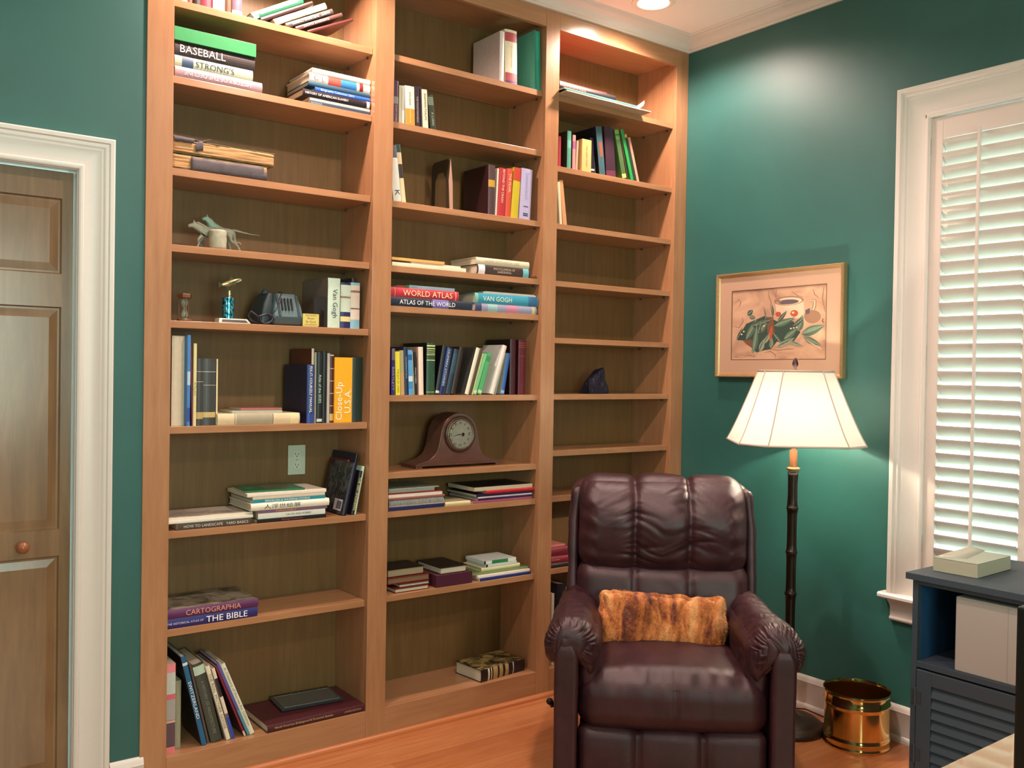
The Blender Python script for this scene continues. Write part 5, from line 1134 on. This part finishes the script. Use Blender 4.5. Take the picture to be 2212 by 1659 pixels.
m = MB(); rings = [shade_ring(i/10) for i in range(11)]; v = [p for r_ in rings for p in r_]; f = []
for i in range(10):
    for j in range(8): f.append((i*8+j, i*8+(j+1) % 8, (i+1)*8+(j+1) % 8, (i+1)*8+j))
m.add(v, f); sh_ = m.build('shade', SM, lp, solid=.0008)
TRM = flat('b8a898', .6)
m = MB()
for j in range(8): m.tube([Vector(r_[j])*1.0+Vector((r_[j][0], r_[j][1], 0)).normalized()*.0012 for r_ in rings], .0024, 6)
for r_ in (rings[0], rings[-1]): 
    for j in range(8): m.tube([r_[j], r_[(j+1) % 8]], .0045, 7)
m.build('shade_trim', TRM, lp, smooth=True)
lamp('lamp_bulb_light', 'POINT', (lx, ly, 1.26), 340, (1., .85, .66), .028)
m = MB(); m.tube([(.10, -.06, .008), (.15, -.02, .004), (.18, -.09, .0035), (.20, -.16, .0035), (.215, -.26, .0035)], .0028, 6); m.tube([(.09, .08, .008), (.16, .13, .014), (.20, .06, .02), (.225, -.02, .0035)], .0028, 6)
m.build('power_cord', flat('2a1c14', .5), lp, smooth=True)
# ================================================================ framed drawing
pc = thing('framed_drawing', 'framed still life drawing of leaves and a jug hanging above the lamp', 'picture', (XR-.001, -.5635, 1.6565), (math.radians(-.25), 0, 0))
PW, PH = .676, .479
# local frame: x out of wall is -x, picture u runs to -y
def P3(u, v, d): return (-d, -u, v)
fpf = [(0, 0), (0, .026), (.003, .031), (.008, .030), (.011, .024), (.015, .022), (.019, .018), (.019, 0)]
FR = flat('c9a878', .28, .65, var=.15)
m = MB(); cs = [((-PW/2, -PH/2), (1, 1)), ((-PW/2, PH/2), (1, -1)), ((PW/2, PH/2), (-1, -1)), ((PW/2, -PH/2), (-1, 1)), ((-PW/2, -PH/2), (1, 1))]
m.sweep(fpf, [(lambda a, b, p=p, d=d: P3(p[0]+d[0]*a, p[1]+d[1]*a, b)) for p, d in cs], close=True); m.build('frame', FR, pc)
iu, iv = .25, .157
def rectring(m, u0, v0, u1, v1, U0, V0, U1, V1, d):
    o = [(u0, v0), (u1, v0), (u1, v1), (u0, v1)]; n = [(U0, V0), (U1, V0), (U1, V1), (U0, V1)]
    m.add([P3(a, b, d) for a, b in o+n], [(i, (i+1) % 4, 4+(i+1) % 4, 4+i) for i in range(4)])
m = MB(); rectring(m, -PW/2+.016, -PH/2+.016, PW/2-.016, PH/2-.016, -iu, -iv, iu, iv, .016); m.build('mat_board', flat('b4937a', .6, var=.03), pc, solid=.002)
m = MB(); rectring(m, -iu-.003, -iv-.003, iu+.003, iv+.003, -iu, -iv, iu, iv, .0175); m.build('mat_bevel', flat('6a4a3c', .6), pc)
m_, nt, bs = base_mat('toned_paper'); f = noise_tex(nt, mapped(nt, (1, 3, 5)), 2.4, 4, .5, .9); c = ramp(nt, [(.3, '9c7860'), (.5, 'b89276'), (.75, 'c9a384')], f); nt.links.new(c, bs.inputs['Base Color']); bs.inputs['Roughness'].default_value = .7
m = MB(); m.add([P3(a, b, .0135) for a, b in ((-iu, -iv), (iu, -iv), (iu, iv), (-iu, iv))], [(0, 1, 2, 3)]); m.build('paper', m_, pc)
def uv(X, Y):
    s = (X-335)/840; top = 330-60*s; return (-iu+2*iu*s, iv-2*iv*(Y-top)/(940-top))
art = MB(); ART = [flat(c, .7) for c in ('2c4238', '4a6350', '6e8268', '1c1f24', '8a8f78', 'a8492c', '6a4a34', 'd0b498', '574a52', '8c6a52')]
LV = .0137
def poly(pts, mi):
    global LV
    LV += .000006; art.add([P3(*uv(*p), LV) for p in pts], [tuple(range(len(pts)))], mi)
def leaf(x, y, L, a, w, mi, vein=4, curl=.18):
    a = math.radians(a); c, s = math.cos(a), -math.sin(a); pts = []
    for i in range(11): t = i/10; pts.append((t*L, w*math.sin(PI*t**.8)+curl*L*t*t))
    for i in range(9, 0, -1): t = i/10; pts.append((t*L, -w*.8*math.sin(PI*t**.8)+curl*L*t*t))
    T = lambda p: (x+p[0]*c+p[1]*s, y+p[0]*s-p[1]*c)
    poly([T(p) for p in pts], mi)
    up = [(t*L, w*.62*math.sin(PI*t**.8)+curl*L*t*t) for t in [i/8 for i in range(9)]]+[(t*L, curl*L*t*t) for t in [i/8 for i in range(7, 0, -1)]]
    poly([T(p) for p in up], 2 if mi == 1 else 1)
    for i in range(1, vein+1):
        t = i/(vein+1); b = (t*L, curl*L*t*t)
        for sg in (1, -1): e = ((t+.1)*L, curl*L*t*t+sg*w*.7*math.sin(PI*min(1, t+.1))); poly([T(b), T((b[0]+4, b[1])), T(e)], mi if mi else 4)
    mid = [(t*L, curl*L*t*t+2.2) for t in (0, .3, .6, 1)]+[(t*L, curl*L*t*t-2.2) for t in (1, .6, .3, 0)]; poly([T(p) for p in mid], 4)
def stroke(pts, w, mi):
    n = len(pts); a = []; b = []
    for i, p in enumerate(pts):
        q0 = pts[max(0, i-1)]; q1 = pts[min(n-1, i+1)]; dx, dy = q1[0]-q0[0], q1[1]-q0[1]; l = math.hypot(dx, dy) or 1
        ww = w*math.sin(PI*(i+.4)/(n-.2)); a.append((p[0]-dy/l*ww, p[1]+dx/l*ww)); b.append((p[0]+dy/l*ww, p[1]-dx/l*ww))
    poly(a+b[::-1], mi)
for s_ in ([(350, 640), (400, 655), (440, 600), (430, 560)], [(360, 430), (400, 400), (415, 430), (395, 470)], [(670, 315), (680, 380), (700, 430), (690, 500)], [(745, 310), (738, 370), (750, 420)],
           [(880, 330), (930, 370), (980, 380)], [(1060, 310), (1075, 360), (1110, 390)], [(1150, 290), (1140, 400), (1165, 520)], [(700, 850), (760, 860), (860, 850), (905, 850)],
           [(450, 915), (500, 905), (555, 915), (560, 895)], [(640, 880), (700, 870), (745, 900), (750, 935)], [(360, 915), (400, 920)]): stroke(s_, 5, 9)
el = lambda cx, cy, rx, ry, rot=0, n=24, a0=0, a1=2*PI: [(cx+rx*math.cos(t)*math.cos(rot)-ry*math.sin(t)*math.sin(rot), cy+rx*math.cos(t)*math.sin(rot)+ry*math.sin(t)*math.cos(rot)) for t in [a0+(a1-a0)*i/n for i in range(n)]]
poly([(735, 420), (745, 500), (770, 560), (860, 590), (950, 570), (990, 530), (985, 440), (975, 395)], 7)      # jug body
poly(el(855, 415, 130, 42, -.06), 9); poly(el(858, 418, 112, 33, -.06), 7); poly(el(850, 425, 92, 22, -.06), 8); poly([(722, 405), (770, 440), (800, 420), (760, 400)], 9)
for w_, mi in ((14, 6), (8, 7)): stroke([(985, 420), (1040, 412), (1078, 418), (1075, 470), (1055, 520), (1015, 545), (990, 530)], w_, mi)
poly(el(1060, 560, 70, 60), 9); poly([(1000, 500), (1040, 480), (1035, 530), (1000, 540)], 8)
poly(el(765, 535, 26, 22), 5); poly(el(905, 528, 34, 30), 5); poly(el(895, 522, 12, 10), 7)
poly([(380, 765), (470, 620), (640, 550), (760, 600), (900, 600), (960, 700), (900, 790), (760, 780), (700, 850), (640, 860), (570, 880), (530, 830), (450, 770)], 0)
poly([(440, 770), (520, 760), (560, 820), (530, 840), (470, 800)], 6); poly([(660, 560), (720, 560), (740, 700), (690, 790), (670, 700)], 6)
for q_ in ((470, 760, 210, 52, 34, 1), (380, 768, 130, 55, 16, 3), (520, 640, 200, 8, 42, 0), (590, 700, 110, 40, 30, 1), (560, 760, 160, 62, 26, 0), (535, 890, 260, 72, 30, 1), (600, 870, 120, 60, 26, 4), (730, 640, 200, 12, 32, 1),
           (720, 700, 130, -60, 26, 0), (820, 760, 150, 30, 32, 1), (760, 600, 130, 40, 18, 0), (940, 690, 150, 66, 34, 1), (900, 640, 120, 30, 22, 0), (970, 715, 210, 12, 46, 1), (990, 740, 170, -38, 30, 1), (760, 830, 170, 18, 28, 4),
           (690, 700, 110, -86, 16, 9), (715, 560, 120, 84, 12, 3), (655, 580, 120, 92, 8, 6), (640, 800, 110, 50, 20, 4), (700, 840, 90, 70, 20, 2), (480, 540, 70, 30, 22, 0), (500, 560, 60, -10, 18, 1), (870, 780, 120, -30, 20, 4)): leaf(*q_)
for cx, cy in ((430, 715), (450, 690), (880, 665), (905, 660), (640, 640), (930, 655)): poly(el(cx, cy, 9, 8, 0, 10), 7)
poly(el(705, 700, 14, 60, .1, 16), 5); stroke([(690, 560), (720, 620), (735, 700)], 8, 6); stroke([(1150, 575), (1145, 600), (1160, 620)], 6, 6); stroke([(1000, 760), (1060, 800), (1140, 850), (1130, 870)], 5, 7)
art.build('drawing', ART, pc)
# ================================================================ brass bucket
bk = thing('brass_bucket', 'shiny brass bucket with rolled rim on the floor beside the lamp base', 'bucket', (2.530, -1.088, 0))
m = MB(); m.lathe([(0, .002), (.118, .002), (.123, .0), (.125, .008), (.122, .014), (.1215, .022), (.124, .028), (.124, .036), (.1215, .041), (.1205, .05), (.1200, .150), (.1205, .158), (.1235, .162), (.1235, .169), (.1205, .173), (.1205, .200), (.124, .204), (.127, .209), (.126, .214), (.122, .214), (.1195, .208), (.1185, .200), (.1185, .010), (0, .008)], seg=72, cap=False)
m.build('bucket_body', BRASS, bk, smooth='auto')
# ================================================================ slate blue cabinet
cb = thing('louvered_cabinet', 'slate blue cabinet with open cubby and louvered door under the window', 'cabinet', (2.4, -1.8, 0))
SL = flat('36424c', .5, var=.04)
def cbx(name, x0, y0, z0, x1, y1, z1, mat=SL, parent=None, bev=.0015, add=None):
    m = MB(); m.box(x0-2.4, y0+1.8, z0, x1-2.4, y1+1.8, z1)
    if add: add(m)
    return m.build(name, mat, parent or cb, bev=bev)
xf, xb, yl, yr = 2.165, 2.655, -1.512, -2.12
cbx('top', 2.145, yr-.015, .768, 2.665, yl+.015, .79)
cbx('side_panel', xf+.02, yl-.018, 0, xb, yl, .768); cbx('side_panel', xf+.02, yr, 0, xb, yr+.018, .768)
m = MB()
m.box(xf-2.4, yl-.018+1.8, 0, xf+.0198-2.4, yl+1.8, .768); m.box(xf-2.4, yr+1.8, 0, xf+.0198-2.4, yr+.018+1.8, .768)
m.box(xf-2.4, yr+.018+1.8, .752, xf+.0198-2.4, yl-.018+1.8, .768); m.box(xf-2.4, yr+.018+1.8, .482, xf+.0198-2.4, yl-.018+1.8, .502); m.box(xf-2.4, yr+.018+1.8, .0, xf+.0198-2.4, yl-.018+1.8, .07)
m.build('face_frame', SL, cb, bev=.0012)
cbx('cubby_floor', xf+.02, yr+.0185, .484, xb-.006, yl-.0185, .5015)
cbx('back_panel', xb-.005, yr+.0185, .02, xb, yl-.0185, .767, flat('24496a', .5))
cbx('cubby_lining', xf+.0202, yl-.0200, .503, xb-.02, yl-.0184, .767, flat('1d4668', .5), bev=0)
dz0, dz1, dy0, dy1 = .075, .476, yr+.022, yl-.021
m = MB()
def bb_(m, x0, y0, z0, x1, y1, z1): m.box(x0-2.4, y0+1.8, z0, x1-2.4, y1+1.8, z1)
X0, X1 = xf-.004, xf+.014
bb_(m, X0, dy1-.05, dz0, X1, dy1, dz1); bb_(m, X0, dy0, dz0, X1, dy0+.05, dz1); bb_(m, X0, dy0+.05, dz1-.045, X1, dy1-.05, dz1); bb_(m, X0, dy0+.05, dz0, X1, dy1-.05, dz0+.045)
dd = m.build('door', SL, cb, bev=.0015)
m = MB(); n = 9; ph = (dz1-dz0-.09)/n
for i in range(n):
    zc = dz0+.045+ph*(i+.5)
    prof = [(-.001, -ph*.52), (.003, -ph*.52), (.015, ph*.46), (.011, ph*.50)]
    m.sweep([(a, b) for a, b in prof], [lambda a, b, zc=zc: (X0-2.4+a+.001, dy0+.0505+1.8, zc+b), lambda a, b, zc=zc: (X0-2.4+a+.001, dy1-.0505+1.8, zc+b)])
m.build('louvers', SL, dd)
for zz in (.386, .20):
    m = MB(); m.tube([(xf-.005-2.4, yl-.0185+1.8, zz-.03), (xf-.005-2.4, yl-.0185+1.8, zz+.03)], .0042, 8); bb_(m, xf-.0035, yl-.0175, zz-.024, xf-.001, yl-.003, zz+.024); bb_(m, X0-.002, dy1-.018, zz-.02, X0+.0005, dy1-.002, zz+.02)
    m.build('hinge', flat('4a545c', .3, .5), dd)
# white box in the cubby
t = thing('white_storage_box', 'plain off white box filling the open cubby of the slate blue cabinet', 'box', (0, 0, 0))
m = MB(); m.box(2.172, -1.862, .502, 2.56, -1.652, .738); m.build('box_body', flat('a39c95', .5), t, bev=.004)
m = MB(); m.box(2.1715, -1.815, .506, 2.1722, -1.8135, .735); m.build('front_crease', flat('8f8a84', .6), t)
# cream book on the cabinet
t = thing('thick_cream_book', 'thick cream book with a grey green cover lying on the slate blue cabinet top', 'book', (2.362, -1.607, .7903), (0, 0, math.radians(2)))
m = MB(); m.box(-.122, -.072, .0, .122, .072, .044); m.build('page_block', pages_mat('b5ae96'), t, bev=.002)
m = MB(); m.box(-.1225, -.0725, .0442, .1225, .0725, .0462); m.build('cover', flat('9aa090', .3), t, bev=.0008)
m = MB(); v = []
for i in range(9):
    f = i/8; v += [(-.10+.235*f, .070, .0464+.006*math.sin(f*1.4)), (-.06+.2*f, -.01+.03*f, .0466)]
m.add(v, [(2*i, 2*i+1, 2*i+3, 2*i+2) for i in range(8)]); m.build('raised_flap', flat('a8a898', .35), t, smooth=True, solid=.0012)
# ================================================================ desk corner and black box nearest the camera
dk = thing('glossy_desk', 'glossy pale desk top corner reflecting the shutters at the lower right', 'desk', (1.3, -2.66, 0))
gd, nt, bs = base_mat('glossy_desktop'); bs.inputs['Base Color'].default_value = (*lin('b49a78'), 1); bs.inputs['Roughness'].default_value = .04; bs.inputs['Specular IOR Level'].default_value = .8; bs.inputs['Coat Weight'].default_value = 1; bs.inputs['Coat Roughness'].default_value = .02; bs.inputs['Coat IOR'].default_value = 1.8
m = MB(); m.box(-.68, -.34, .728, .66, .35, .75); m.build('desk_top', gd, dk, bev=.002)
for x in (-.64, .58):
    for y in (-.31, .28):
        m = MB(); m.box(x, y, 0, x+.04, y+.04, .728); m.build('leg', flat('3a3430', .4), dk, bev=.002)
t = thing('black_box', 'tall black box standing on the desk, cut off by the right picture edge', 'box', (.812, -2.57, .7505))
m = MB(); m.box(-.117, -.07, 0, .117, .07, .3435); m.build('housing', flat('0f1211', .3), t, bev=.004)
